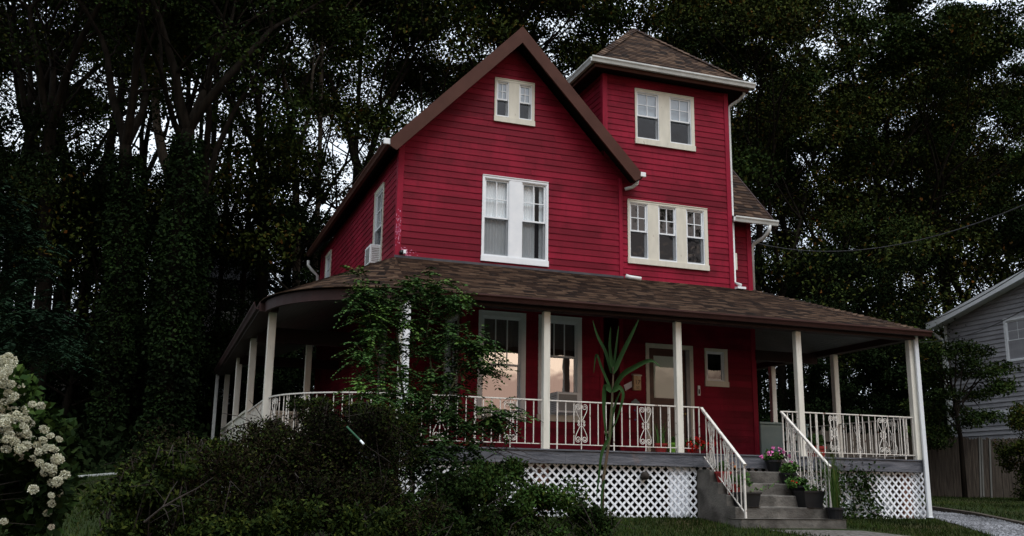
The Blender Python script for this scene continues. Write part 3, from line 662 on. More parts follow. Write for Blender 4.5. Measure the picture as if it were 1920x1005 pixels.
# flashing where porch roof meets walls
MB().box((XL-.03, Yg-.045, 4.93), (XR+.03, Yg-.021, 5.02)).build('flashing', 'flashing', house)

# ---- porch
EO = .25; ZE = 3.76
XP = [-.94, 1.69, 4.357, 7.034, 9.803]; XLP = -2.9; YLP = [2.2, 5.69, 9.29, 13.3]
def arc(r, z, n=14, cx=-.94, cy=1.98, a0=math.pi, a1=1.5*math.pi):
    return [Vector((cx+r*math.cos(a0+(a1-a0)*i/n), cy+r*math.sin(a0+(a1-a0)*i/n), z)) for i in range(n+1)]
RA = 1.97
rarc = arc(RA+EO-.02, ZE)
Jc = (XL-.0, Yg, 4.98); hipt = (XW1, Yw, 5.06)
ruled_roof([rarc[-1], (3, -EO, ZE), (7.3, -EO, ZE), (10.05, -EO, ZE)], [Jc, (3, Yg, 4.98), (7.05, Yg+.02, 4.99), hipt], 'porch_roof', 'shingles', house)
ruled_roof(rarc, [Jc]*len(rarc), 'porch_roof', 'shingles', house, u0=4)
ruled_roof([(-3.15, 13.6, ZE), (-3.15, 1.98, ZE)], [(XL, 13.6, 4.9), Jc], 'porch_roof', 'shingles', house)
ruled_roof([(10.05, -EO, ZE), (10.05, 6.2, ZE)], [hipt, (XW1, 6.2, 5.06)], 'porch_roof', 'shingles', house)
# strip between tower foot and wing
hc = MB()
c, a = Vector((10.05, -EO, ZE)), Vector(hipt); n = 30
for k in range(n):
    p, q = c.lerp(a, k/n), c.lerp(a, (k+1.1)/n); d = (q-p).normalized(); side = d.cross(Vector((0, 0, 1))).normalized(); lf = Vector((0, 0, .03))
    P0 = [p+side*.14-Vector((0, 0, .03))+lf, p+Vector((0, 0, .02))+lf, p-side*.14-Vector((0, 0, .05))+lf]; P1 = [q+side*.14-Vector((0, 0, .03)), q+Vector((0, 0, .02)), q-side*.14-Vector((0, 0, .05))]
    uu = k*.37
    hc.poly([P0[0], P0[1], P1[1], P1[0]], [(uu, .01), (uu+.12, .01), (uu+.12, .12), (uu, .12)]); hc.poly([P0[1], P0[2], P1[2], P1[1]], [(uu, .01), (uu+.12, .01), (uu+.12, .12), (uu, .12)]); hc.poly(P0, [(uu, .01)]*3)
hc.build('hip_cap', 'shingles', house)
# fascia beam, gutters
fm = MB(); fm.box((-.94, -.15, ZP), (9.92, .10, ZE-.03)).box((9.72, .10, ZP), (9.92, 6.1, ZE-.03)).box((-3.02, 1.98, ZP), (-2.82, 13.5, ZE-.03)); fm.build('beam', 'dark_brown', house)
fa = MB(); A = arc(RA+.16, ZP-.04); B = arc(RA+.10, ZP-.04)
for i in range(len(A)-1): fa.prism([A[i], A[i+1], B[i+1], B[i]], (0, 0, ZE-ZP+.03))
fa.build('curved_fascia', 'dark_brown', house, smooth=False)
fs = MB(); fs.box((-.94, -.245, ZE-.09), (10.04, -.20, ZE-.005)).box((10.0, -.20, ZE-.13), (10.04, 6.2, ZE-.005)); fs.build('fascia', 'dark_brown', house)
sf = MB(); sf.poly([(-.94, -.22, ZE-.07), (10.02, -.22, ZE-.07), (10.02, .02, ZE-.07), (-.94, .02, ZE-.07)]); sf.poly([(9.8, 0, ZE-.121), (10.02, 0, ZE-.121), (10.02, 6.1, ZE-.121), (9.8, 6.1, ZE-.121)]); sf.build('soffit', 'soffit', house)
gutter((-.75, -.247, ZE+.008), (10.10, -.247, ZE+.008), 'gutter_brown', w_=.12, h=.112)
gutter((-3.15, 2.0, ZE-.01), (-3.15, 13.6, ZE-.01), 'dark_brown', outw=(-1, 0, 0), w_=.12, h=.13)
MB().box((-3.17, 1.98, ZP-.02), (-3.0, 13.5, ZE-.03)).build('fascia', 'dark_brown', house)
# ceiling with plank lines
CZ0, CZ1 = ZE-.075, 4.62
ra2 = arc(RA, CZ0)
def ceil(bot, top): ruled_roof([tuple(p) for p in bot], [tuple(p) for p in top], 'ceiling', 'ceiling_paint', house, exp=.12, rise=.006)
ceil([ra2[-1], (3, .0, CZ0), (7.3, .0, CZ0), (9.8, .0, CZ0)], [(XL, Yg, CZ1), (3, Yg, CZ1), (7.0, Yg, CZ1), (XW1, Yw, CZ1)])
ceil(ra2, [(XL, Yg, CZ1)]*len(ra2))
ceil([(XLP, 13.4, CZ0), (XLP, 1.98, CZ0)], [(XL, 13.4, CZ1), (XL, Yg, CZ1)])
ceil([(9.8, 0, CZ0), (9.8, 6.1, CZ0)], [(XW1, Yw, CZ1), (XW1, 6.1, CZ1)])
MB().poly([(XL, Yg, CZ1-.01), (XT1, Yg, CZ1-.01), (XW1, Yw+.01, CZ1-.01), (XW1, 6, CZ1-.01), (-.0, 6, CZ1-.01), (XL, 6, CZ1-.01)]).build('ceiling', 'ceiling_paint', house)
for a_, b_ in (((-2.9, 4.9, 3.44), (.9, 5.06, 3.75)), ((-2.9, 9.2, 3.44), (-.4, 9.36, ZE-.09)), ((8.05, 2.95, 3.44), (9.72, 3.10, ZE-.09)), ((8.05, 5.95, 3.34), (9.72, 6.1, ZE-.09))): MB().box(a_, b_).build('cross_beam', 'dark_brown', house)
# posts
def post(x, y, w_=.125, z0=ZD, z1=ZP, mat='post_paint'):
    m = MB(); h = w_/2; m.box((x-h, y-h, z0), (x+h, y+h, z1)); m.build('post', mat, house, bevel=.008)
for x in XP: post(x, 0)
for y in YLP: post(XLP, y, .14)
post(-1.69, 5.74, .13); post(9.803, 2.45, .13); post(9.803, 4.9, .13)
pipe([(10.02, -.22, 3.62), (9.96, -.13, 3.52), (9.955, -.11, 3.45), (9.955, -.11, .12)], .001, 'gutter_white') if False else None
MB().bar((9.87, -.11, 3.66), (9.89, -.12, .04), .10, .08).build('downspout', 'white_paint', house, bevel=.01)
MB().bar((-.90, -.10, 3.62), (-.90, -.10, .1), .11, .08).build('downspout', 'white_paint', house, bevel=.01)
MB().bar((-3.16, 13.6, 3.64), (-3.16, 13.6, .7), .09, .09).build('downspout', 'gutter_white', house, bevel=.01)
# deck
dk = MB(); A = arc(RA, ZD-.04)
dk.prism([Vector((9.86, 0, ZD-.04)), Vector((9.86, 6, ZD-.04)), Vector((8.1, 6, ZD-.04)), Vector((8.1, 3.1, ZD-.04)), Vector((4.7, 3.1, ZD-.04)), Vector((4.7, 3.8, ZD-.04)), Vector((4.0, 3.8, ZD-.04)), Vector((4.0, 2.7, ZD-.04)), Vector((.92, 2.7, ZD-.04)), Vector((.92, 4.2, ZD-.04)), Vector((-.4, 4.2, ZD-.04)), Vector((-.4, 13.5, ZD-.04)), Vector((-2.96, 13.5, ZD-.04))]+A, (0, 0, .04))
dk.build('deck', 'weathered_wood', house)
rb = MB()
for a, b in ((-.94, 2.05), (2.053, 4.6), (4.603, 7.25), (7.253, 9.9)): rb.box((a, -.045, .915), (b, .0, ZD-.015))
rb.box((9.86, .0, .915), (9.90, 6, ZD-.015)).box((-3.0, 2, .915), (-2.96, 13.5, ZD-.015))
B = arc(RA+.03, .915); A = arc(RA, .915)
for i in range(len(A)-1): rb.prism([B[i], B[i+1], A[i+1], A[i]], (0, 0, .22))
rb.build('rim_board', 'weathered_wood', house)
MB().box((-.94, -.065, ZD-.013), (9.92, .02, ZD+.012)).build('deck_nosing', 'weathered_wood', house)
# half walls on the left side
hw = MB(); hw.box((-2.93, 5.80, ZD), (-2.86, 13.3, 2.02)); hw.box((-2.83, 5.70, ZD), (-1.75, 5.77, 2.02)); hw.build('half_wall', 'cream_paint', house)
hw = MB(); hw.box((-2.97, 5.78, 2.02), (-2.82, 13.3, 2.06)).box((-2.83, 5.66, 2.02), (-1.75, 5.81, 2.06)); hw.build('half_wall_cap', 'cream_paint', house)
MB().box((-2.895, 2.3, ZD+.02), (-2.88, 5.62, 1.95)).build('rail_sheet', 'cream_paint', house)
MB().box((-2.90, 2.0, .1), (-2.885, 13.4, .91)).build('skirt_panel', 'lattice_white', house)

# railings
def spiral(cx, cz, r0, r1, a0, turns, n=18):
    return [(cx+(r0+(r1-r0)*i/n)*math.cos(a0+turns*2*math.pi*i/n), cz+(r0+(r1-r0)*i/n)*math.sin(a0+turns*2*math.pi*i/n)) for i in range(n+1)]
def scroll_curves():
    out_ = []
    for sx in (-1, 1):
        for sz in (-1, 1):
            # big lobe: spiral at the end, then sweeping in to the waist
            P = spiral(.055, .245, .012, .048, math.pi*1.25, -1.55, 20)
            P += [(.098, .215), (.085, .17), (.055, .11), (.028, .06), (.012, .045)]
            Q = spiral(.042, .022, .006, .022, math.pi*.2, 1.2, 12)
            out_.append([(sx*a, sz*b) for a, b in P]); out_.append([(sx*a, sz*b) for a, b in Q])
    return out_
SCR = scroll_curves()
def railing(path, z, parent, name='railing', bal=.158, scroll_at=(), posts=(), top=.86, slope=None, h0=.10, mat='rail_paint', label=None):
    """path: list of (x,y); z(s) deck height along it (function of distance)"""
    pts = [Vector((p[0], p[1], 0)) for p in path]; acc = [0]
    for a, b in zip(pts, pts[1:]): acc.append(acc[-1]+(b-a).length)
    L_ = acc[-1]
    def pos(s):
        s = min(max(s, 0), L_)
        for i in range(len(acc)-1):
            if s <= acc[i+1]+1e-9:
                t = (s-acc[i])/(acc[i+1]-acc[i]); d = (pts[i+1]-pts[i]).normalized(); return pts[i].lerp(pts[i+1], t), d
    Z = Vector((0, 0, 1)); m = MB(); n = max(len(pts)-1, 1)
    ss = acc if len(pts) > 2 else [0, L_]
    for a, b in zip(ss, ss[1:]):
        pa, pb = pos(a)[0], pos(b)[0]
        m.bar(pa+Z*(z(a)+top), pb+Z*(z(b)+top), .042, .022); m.bar(pa+Z*(z(a)+h0), pb+Z*(z(b)+h0), .022, .014)
    k = int(round(L_/bal)); st = L_/k
    for i in range(k+1):
        s = i*st; p, d = pos(s)
        if any(abs(s-q) < st*.4 for q in scroll_at): continue
        if i in (0, k) and not posts: continue
        r = .0075
        m.box((p.x-r, p.y-r, z(s)+h0), (p.x+r, p.y+r, z(s)+top))
    for s in posts:
        p, d = pos(s); m.box((p.x-.010, p.y-.010, z(s)), (p.x+.010, p.y+.010, z(s)+top))
    o_ = m.build(name, mat, parent)
    if label: o_['label'] = label
    for s in scroll_at:
        p, d = pos(s); q = MB(); mid = z(s)+(top+h0)/2; hh = (top-h0)/2-.02
        g = (z(min(s+.1, L_))-z(max(s-.1, 0)))/.2 if slope else 0
        for C in SCR: q.tube([p+d*a*1.15+Z*(mid+b/.29*hh*.93+g*a) for a, b in C], .0070, 5)
        q.box((p.x-.0075, p.y-.0075, z(s)+h0-.08), (p.x+.0075, p.y+.0075, z(s)+top))
        q.build('scroll', mat, o_)
    return o_
fl = lambda s: ZD
railing([(XP[0]+.07, -.0), (XP[1]-.07, 0)], fl, house, scroll_at=(.63, 1.9), posts=(.0, 1.26, 2.49))
railing([(XP[1]+.07, 0), (XP[2]-.07, 0)], fl, house, scroll_at=(.62, 1.90), posts=(.15, 1.26, 2.4))
railing([(XP[2]+.07, 0), (4.78, 0)], fl, house, posts=(.35,), bal=.12)
railing([(6.62, 0), (XP[3]-.07, 0)], fl, house, posts=(.0,), bal=.11)
railing([(XP[3]+.07, 0), (XP[4]-.07, 0)], fl, house, scroll_at=(.70, 1.88), posts=(.28, 1.29, 2.4))
railing([(9.803, .08), (9.803, 2.38)], fl, house, bal=.21, scroll_at=(.6, 1.7), posts=(1.15,))
railing([(9.803, 2.52), (9.803, 4.83)], fl, house, bal=.23, scroll_at=(1.15,), posts=(.5,))
railing([(9.74, 4.9), (8.1, 4.9)], fl, house, bal=.23, scroll_at=(.8,))
ar = arc(RA-.03, 0, 16); railing([(p.x, p.y) for p in ar], fl, house, scroll_at=(.45, 1.35), posts=(.9, 2.2), label='curved railing round the porch corner')
railing([(XLP-.02, 5.6), (XLP-.02, 2.28)], fl, house, scroll_at=(.8, 2.4), posts=(1.6,), bal=.12)

# lattice skirt
def lattice(T, a0, a1, z0, z1, parent, label=None):
    m = MB(T); sp = .160; hw_ = .0265
    def clip(pl):
        for ax, lim, sg in ((0, a0, 1), (0, a1, -1), (1, z0, 1), (1, z1, -1)):
            o2 = []
            for i in range(len(pl)):
                p, q = pl[i], pl[(i+1) % len(pl)]; ip, iq = sg*(p[ax]-lim) >= 0, sg*(q[ax]-lim) >= 0
                if ip: o2.append(p)
                if ip != iq:
                    t = (lim-p[ax])/(q[ax]-p[ax]); o2.append((p[0]+t*(q[0]-p[0]), p[1]+t*(q[1]-p[1])))
            pl = o2
            if len(pl) < 3: return None
        return pl
    H = z1-z0
    for s, d in ((1, 0.), (-1, .009)):
        c = a0-H-sp
        while c < a1+H+sp:
            if s == 1: pl = [(c-hw_, z0), (c+hw_, z0), (c+H+hw_, z1), (c+H-hw_, z1)]
            else: pl = [(c-hw_, z1), (c+hw_, z1), (c+H+hw_, z0), (c+H-hw_, z0)]
            pl = clip(pl)
            if pl: m.prism([(p[0], d, p[1]) for p in pl], (0, .0085, 0))
            c += sp
    o_ = m.build('lattice', 'lattice_white', parent)
    if label: o_['label'] = label
lattice(FT(.06), -.9, 4.72, .0, .915, house, 'white lattice left of the steps')
lattice(FT(.06), 4.68, 6.74, .70, .915, house)
lattice(FT(.06), 6.76, 9.95, -.04, .915, house, 'white lattice right of the steps, climbed by a vine')
lattice(LT(9.9), .1, 6, .0, .915, house)
MB().box((4.18, .10, 0), (4.60, .115, .91)).build('skirt_panel', 'lattice_white', house)
pr = MB()
for x in XP[:2]+[4.39, 7.034, 9.6]: MB().box((x-.12, .14, -.05), (x+.12, .38, .92)).build('pier', 'brick_pier', house)
MB().box((-.3, 2.8, -.1), (8.0, 2.9, 1.1)).box((-.4, 2.9, -.1), (-.3, 12.3, 1.1)).build('foundation', 'concrete', house)

# door
dr = MB(Tw); dr.box((5.24, -.10, ZD), (5.32, .03, 3.56)).box((6.33, -.10, ZD), (6.42, .03, 3.56)).box((5.24, -.10, 3.56), (6.42, .032, 3.66)); dfr = dr.build('door_frame', 'cream_paint', house)
MB(Tw).box((6.24, -.08, ZD), (6.33, .022, 3.55)).build('side_light', 'grey_rail', house)
dd = MB(Tw); dd.box((5.32, -.07, ZD+.02), (5.45, -.02, 3.56)).box((6.13, -.07, ZD+.02), (6.24, -.02, 3.56)).box((5.45, -.07, 3.40), (6.13, -.02, 3.56)).box((5.45, -.07, 2.30), (6.13, -.02, 2.47)).box((5.45, -.065, ZD+.02), (6.13, -.035, 2.30))
for z in (1.45, 1.75, 2.05): dd.box((5.5, -.04, z), (6.08, -.026, z+.2))
door = dd.build('door', 'door_wood', house); door['label'] = 'dark wooden front door with a large frosted pane'
MB(Tw).poly([(5.45, -.045, 2.47), (6.13, -.045, 2.47), (6.13, -.045, 3.40), (5.45, -.045, 3.40)]).build('pane', 'glass_soft', door)
MB(Tw).poly([(5.45, -.06, 2.47), (6.13, -.06, 2.47), (6.13, -.06, 3.40), (5.45, -.06, 3.40)]).build('blind', 'door_blind', door)
MB(Tw).tube([(6.19, -.02, 2.14), (6.19, .03, 2.14)], .028, 10).build('handle', 'brass', door, smooth=True)
MB(Tw).box((6.52, .0, 2.56), (6.58, .03, 2.78)).build('doorbell', 'white_paint', house)
MB(Tw).box((6.535, .03, 2.60), (6.565, .036, 2.70)).build('doorbell_button', 'black_plastic', house)
MB(Tw).box((5.24, -.02, ZD), (6.42, .12, ZD+.03)).build('threshold', 'grey_rail', house)

# ---------------------------------------------------------------- concrete steps with handrails
steps = empty('concrete_steps', (5.73, -.7, 0), 'weathered concrete front steps with two cream iron handrails', 'steps')
treads = [(-1.50, .03, -.35, 4.62, 6.78), (-1.20, .22, .0, 4.73, 6.73), (-.93, .42, .2, 4.73, 6.73), (-.66, .63, .4, 4.73, 6.73), (-.39, .85, .6, 4.73, 6.73)]
for y, z, zb, xa, xb in treads:
    MB().box((xa, y, -.3), (xb, -.07 if z > .1 else -1.15, z)).build('step', 'concrete', steps, bevel=.012) if False else None
m = MB()
prof = [(-1.50, -.35), (-1.50, .03)]
prof = [(.04, -.3), (-1.20, -.3), (-1.20, .22), (-.93, .22), (-.93, .42), (-.66, .42), (-.66, .63), (-.39, .63), (-.39, .85), (.04, .85)]
m.prism([(4.73, y, z) for y, z in prof], (2.0, 0, 0))
m.build('flight', 'concrete', steps, bevel=.014)
MB().prism([(4.66, -1.50, -.35), (6.80, -1.50, -.35), (6.84, -1.22, -.35), (6.84, -1.203, -.35), (4.60, -1.203, -.35)], (0, 0, .38)).build('bottom_slab', 'concrete', steps, bevel=.02)
def hrail(x, lab):
    zf = lambda s: 1.12-s*.80 if s > 0 else 1.12
    Ls = 1.36
    def zf(s): return 1.10-s*.755
    o_ = railing([(x, -.02), (x, -1.36)], zf, steps, name='handrail', bal=.118, scroll_at=(.30, .80), top=.86, h0=.02, slope=True, label=lab)
    MB().box((x-.017, -1.375, .03), (x+.017, -1.34, zf(1.36)+.86)).build('newel', 'rail_paint', o_, bevel=.004)
    MB().bar((x, .0, 2.0), (x, -1.40, zf(1.40)+.885), .055, .03).build('cap_rail', 'rail_paint', o_, bevel=.006)
hrail(4.84, 'left iron handrail of the steps'); hrail(6.60, 'right iron handrail of the steps')

# ---------------------------------------------------------------- small things on the house
def ac(name, T, a, z, w_, h, d, label, facing):
    e = empty(name, tuple(T((a, 0, z))), label, 'air conditioner')
    MB(T).box((a-w_/2, -.05, z), (a+w_/2, d, z+h)).build('casing', 'ac_plastic', e, bevel=.012)
    g = MB(T)
    for i in range(9): zz = z+.05+i*(h-.1)/9; g.box((a-w_/2+.04, d, zz), (a+w_/2-.1, d+.008, zz+(h-.1)/9*.55))
    g.box((a-w_/2+.04, d-.001, z+.04), (a+w_/2-.10, d+.003, z+h-.05)); g.build('grille', 'ac_grille', e)
    for xa in (a-w_/2-.006, a+w_/2):
        g = MB(T)
        for i in range(8): zz = z+.05+i*(h-.1)/8; g.box((xa, .05, zz), (xa+.006, d-.04, zz+.012))
        g.build('side_louvres', 'ac_grille', e)
ac('window_air_conditioner', Tg, 3.12, 2.00, .54, .42, .34, 'white air conditioner sticking out of the porch window', 0)
ac('window_air_conditioner', TL, 4.25, 5.13, .52, .42, .25, 'white air conditioner hanging from the upper side window', 1)
e = empty('security_light', (-.38, Yg-.03, 5.06), 'small white and black security light low on the corner of the gable wall', 'light')
MB(Tg).tube([(-.42, .01, 5.08), (-.42, .07, 5.08)], .045, 12).build('mount', 'black_plastic', e, smooth=True)
MB(Tg).box((-.39, .02, 5.05), (-.33, .09, 5.13)).build('sensor', 'white_paint', e, bevel=.008)
# chipped paint patch round it
cp = MB(Tg)
for k in range(120):
    a = -.43+abs(random.gauss(0, .12)); z = 4.96+abs(random.gauss(0, .10))
    zz = 4.86+.138*int((z-4.86)/.138); d = .016*(zz+.138-z)/.138+.0022; s = random.uniform(.008, .03)
    pts = [(a+s*random.uniform(.6, 1.2)*math.cos(t), d, z+.45*s*random.uniform(.6, 1.2)*math.sin(t)) for t in (0, 1.1, 2.2, 3.3, 4.4, 5.4)]
    cp.poly(pts)
for k in range(60):
    a = XL-.02+random.random()*.10; z = 5.6+random.gauss(0, .16); s = random.uniform(.006, .018)
    cp.poly([(a+s*math.cos(t)*random.uniform(.5, 1), .0275, z+2*s*math.sin(t)*random.uniform(.5, 1)) for t in (0, 1.2, 2.4, 3.6, 4.8)])
noisemat('bare_primer', (.38, .04, .12), (.58, .22, .32), 9, .7, 0)
cp.build('paint_chips', 'bare_primer', house)

mb = empty('mailbox', (4.98, Yw, 2.6), 'rusty cream wall mailbox left of the front door numbered 17 and 57', 'mailbox')
MB(Tw).box((4.90, .012, 2.60), (5.08, .10, 2.93)).build('box', 'mailbox_enamel', mb, bevel=.008)
MB(Tw).prism([(4.89, .01, 2.93), (4.89, .12, 2.905), (4.89, .12, 2.93), (4.89, .01, 2.965)], (.20, 0, 0)).build('lid', 'cream_paint', mb)
def text(s, x, z, size, T0, d, mat, parent, name='lettering'):
    cu = bpy.data.curves.new(name, 'FONT'); cu.body = s; cu.size = size; cu.extrude = .001; cu.align_x = 'CENTER'
    to = bpy.data.objects.new(name, cu); COL.objects.link(to); to.location = T0((x, d, z)); to.rotation_euler = (R(90), 0, 0)
    bpy.context.view_layer.update(); dg = bpy.context.evaluated_depsgraph_get(); me = bpy.data.meshes.new_from_object(to.evaluated_get(dg))
    me.transform(to.matrix_world); bpy.data.objects.remove(to); me.materials.clear(); me.materials.append(MAT[mat])
    o_ = bpy.data.objects.new(name, me); COL.objects.link(o_); o_.parent = parent; o_.matrix_parent_inverse = Matrix.Translation(-parent.location); return o_
text('17', 4.99, 2.73, .13, Tw, .102, 'ink', mb); text('57', 4.995, 2.63, .08, Tw, .102, 'ink', mb)
en = MB(Tw); en.prism([(4.69, .03, 2.70), (4.89, .03, 2.80), (4.89, .03, 2.67), (4.73, .03, 2.58)], (0, .004, 0)); tag(en.build('envelope', 'paper'), 'white envelope sticking out beside the rusty mailbox', 'envelope')
cl = MB(Tw)
for cx_, cz_, r_ in ((4.91, 2.33, .045), (4.97, 2.36, .055), (5.03, 2.33, .04), (4.97, 2.32, .05)): cl.tube([(cx_, .02+r_*.02, cz_), (cx_, .03+r_*.05, cz_)], r_, 14)
ce_ = cl.build('cloud_ornament', 'cloud_tin'); tag(ce_, 'grey blue cloud shaped ornament hanging under the mailbox', 'ornament')
tg = MB(Tw)
for x_, z_ in ((4.95, 2.17), (5.01, 2.12), (4.96, 1.97)): tg.tube([(x_, .02, z_), (x_, .035, z_)], .022, 6); tg.tube([(x_, .027, z_), (x_, .027, 2.3)], .001, 3)
tg.build('charm', 'blue_bit', ce_)

# ---------------------------------------------------------------- plants in pots
def pot(name, x, y, z, r0, r1, h, mat, label, cat='plant pot', square=False):
    e = empty(name, (x, y, z), label, cat)
    if square:
        m = MB()
        m.prism([(x-r0, y-r0, z), (x+r0, y-r0, z), (x+r0, y+r0, z), (x-r0, y+r0, z)], (0, 0, .01))
        a = [Vector((x+sx*r0, y+sy*r0*.7, z)) for sx, sy in ((-1, -1), (1, -1), (1, 1), (-1, 1))]; b = [Vector((x+sx*r1, y+sy*r1*.7, z+h)) for sx, sy in ((-1, -1), (1, -1), (1, 1), (-1, 1))]
        for i in range(4): m.poly([a[i], a[(i+1) % 4], b[(i+1) % 4], b[i]])
        m.box((x-r1-.012, y-r1*.7-.012, z+h-.03), (x+r1+.012, y-r1*.7+.012, z+h)).box((x-r1-.012, y+r1*.7-.012, z+h-.03), (x+r1+.012, y+r1*.7+.012, z+h)).box((x-r1-.012, y-r1*.7, z+h-.029), (x-r1+.012, y+r1*.7, z+h-.001)).box((x+r1-.012, y-r1*.7, z+h-.029), (x+r1+.012, y+r1*.7, z+h-.001))
        m.build('pot', mat, e)
        MB().box((x-r1*.95, y-r1*.65, z+h-.05), (x+r1*.95, y+r1*.65, z+h-.035)).build('soil', 'soil', e)
    else:
        MB().lathe((x, y, z), [(0, 0), (r0, 0), (r1, h*.82), (r1*1.1, h*.82), (r1*1.1, h), (r1*.95, h), (r1*.9, h*.85), (0, h*.84)]).build('pot', mat, e, smooth=False)
    return e
def potfoliage(e, c, rad, n, size, mat, sq=.8, name='foliage', aspect=.7, droop=0):
    cs_ = [np.array(c)+rand_dirs(1)[0]*np.array(rad)*.55 for _ in range(9)]
    P = clump_points(n, cs_, [min(rad)*.6]*9, sq, .1); V, F = leaves(P, size, aspect, droop=droop); return fastmesh(name, V, F, mat, e)
def blossoms(e, pts, r, mat, n=16, size=.03, name='blossom'):
    for p in pts:
        P = np.array(p)+rand_dirs(n, .3)*r*rng.uniform(.5, 1, n)[:, None]; V, F = leaves(P, size, 1.0); fastmesh(name, V, F, mat, e)
e = pot('potted_plant', 6.22, -.22, .85, .10, .15, .22, 'black_plastic', 'pink flowering plant in a dark pot on the top step', 'potted plant')
potfoliage(e, (6.22, -.24, 1.12), (.22, .18, .12), 420, .07, 'leaf_pot', aspect=.9)
blossoms(e, [(6.22-.30, -.30, 1.12), (6.05, -.33, 1.18), (6.15, -.3, 1.2), (6.28, -.34, 1.15), (6.38, -.33, 1.21), (6.48, -.35, 1.14), (6.5, -.38, 1.02), (6.2, -.25, 1.30), (6.33, -.3, 1.27)], .035, 'petal_pink', 22, .03)
e = pot('potted_plant', 6.34, -.50, .63, .11, .15, .20, 'black_plastic', 'bushy green plant in a dark pot on the second step down', 'potted plant')
potfoliage(e, (6.36, -.52, .88), (.26, .2, .14), 700, .06, 'leaf_pot', aspect=.9)
e = pot('potted_plant', 6.36, -.78, .42, .11, .16, .18, 'black_plastic', 'trailing green plant in a dark pot on the middle step', 'potted plant')
potfoliage(e, (6.30, -.80, .64), (.30, .2, .13), 700, .055, 'leaf_pot', aspect=.8)
blossoms(e, [(6.14, -.9, .68), (6.2, -.92, .64)], .02, 'petal_red', 10, .025)
e = pot('potted_plant', 6.38, -1.05, .22, .17, .22, .29, 'black_plastic', 'large black planter with sparse leaves on the lower right step', 'potted plant', square=True)
potfoliage(e, (6.4, -1.05, .55), (.2, .12, .08), 160, .05, 'leaf_pot')
e = pot('potted_plant', 6.66, -1.38, .03, .12, .15, .20, 'black_plastic', 'tall reed plant in a dark pot at the foot of the right handrail', 'potted plant')
def reeds(e, x, y, z, n, h, mat='leaf_reed', spread=.16):
    V = []; F = []
    for k in range(n):
        bx, by = x+random.gauss(0, .05), y+random.gauss(0, .05); a = random.uniform(0, 6.28); L_ = h*random.uniform(.55, 1.0); sp = random.uniform(.2, 1)*spread; w_ = random.uniform(.006, .012)
        wa = a+1.57+random.uniform(-.5, .5); b0 = len(V)
        for i in range(7):
            t = i/6; q = 1-t**2*.98; px, py = bx+math.cos(a)*sp*t**1.8*L_, by+math.sin(a)*sp*t**1.8*L_; pz = z+L_*(t-.10*t**3)
            V += [(px-math.cos(wa)*w_*q, py-math.sin(wa)*w_*q, pz), (px+math.cos(wa)*w_*q, py+math.sin(wa)*w_*q, pz)]
        for i in range(6): F.append((b0+2*i, b0+2*i+1, b0+2*i+3, b0+2*i+2))
    return fastmesh('blades', V, F, mat, e)
reeds(e, 6.66, -1.38, .2, 70, 1.30, spread=.34)
e = pot('potted_plant', 5.06, -1.05, .22, .17, .21, .25, 'black_plastic', 'black planter with a straggly plant behind the left newel', 'potted plant', square=True)
potfoliage(e, (5.02, -1.06, .66), (.17, .12, .18), 260, .05, 'leaf_pot')
tr_ = MB(); tr_.tube([(5.1, -1.1, .48), (5.3, -1.15, .5), (5.5, -1.2, .58), (5.58, -1.22, .68)], .004, 4).build('trailing_stem', 'corn_stem', e)
Pq = np.array([(5.1+.48*t, -1.1-.12*t, .5+.15*t*t) for t in np.linspace(0, 1, 26)]); V, F = leaves(Pq, .05, .6); fastmesh('foliage', V, F, 'leaf_pot', e)
e = pot('potted_plant', 4.95, -.50, .63, .10, .14, .20, 'terracotta_red', 'marigold plant with orange flowers in a red pot on the upper left step', 'potted plant')
potfoliage(e, (4.98, -.50, .9), (.16, .14, .14), 320, .05, 'leaf_pot'); blossoms(e, [(5.1, -.58, .98), (4.98, -.6, 1.02), (5.18, -.55, .92)], .025, 'petal_orange', 14, .025)
e = pot('potted_plant', 4.98, -.78, .42, .09, .13, .19, 'terracotta_red', 'small red pot with a leafy plant on the left middle step', 'potted plant')
potfoliage(e, (4.98, -.78, .68), (.12, .1, .1), 180, .045, 'leaf_pot')
e = pot('potted_plant', 4.72, .20, ZD, .10, .14, .17, 'terracotta_red', 'red geranium in full bloom at the top of the left handrail', 'potted plant')
potfoliage(e, (4.74, .12, 1.34), (.26, .16, .10), 340, .06, 'leaf_pot', aspect=.9)
blossoms(e, [(4.55, -.02, 1.34), (4.66, -.06, 1.27), (4.78, -.08, 1.36), (4.60, 0, 1.22), (4.88, -.05, 1.32), (5.0, -.02, 1.28), (5.08, -.02, 1.36), (4.72, -.04, 1.42)], .05, 'petal_red', 26, .04)
e = pot('potted_plant', 4.52, .55, ZD, .09, .12, .22, 'green_plastic', 'bright green pot standing on the porch behind the railing', 'potted plant')
potfoliage(e, (4.52, .55, 1.45), (.08, .08, .06), 60, .05, 'leaf_pot')
e = pot('potted_plant', 4.26, .55, ZD, .09, .12, .2, 'terracotta_red', 'red pot with a tall leafy plant standing by the porch post', 'potted plant')
reeds(e, 4.26, .55, 1.32, 16, .55, 'leaf_pot', .5)
e = pot('potted_plant', 8.25, 1.2, ZD, .15, .2, .28, 'terracotta_red', 'red pot with a bushy plant on the porch right of the door wall', 'potted plant')
potfoliage(e, (8.25, 1.15, 1.52), (.26, .22, .16), 420, .07, 'leaf_pot')
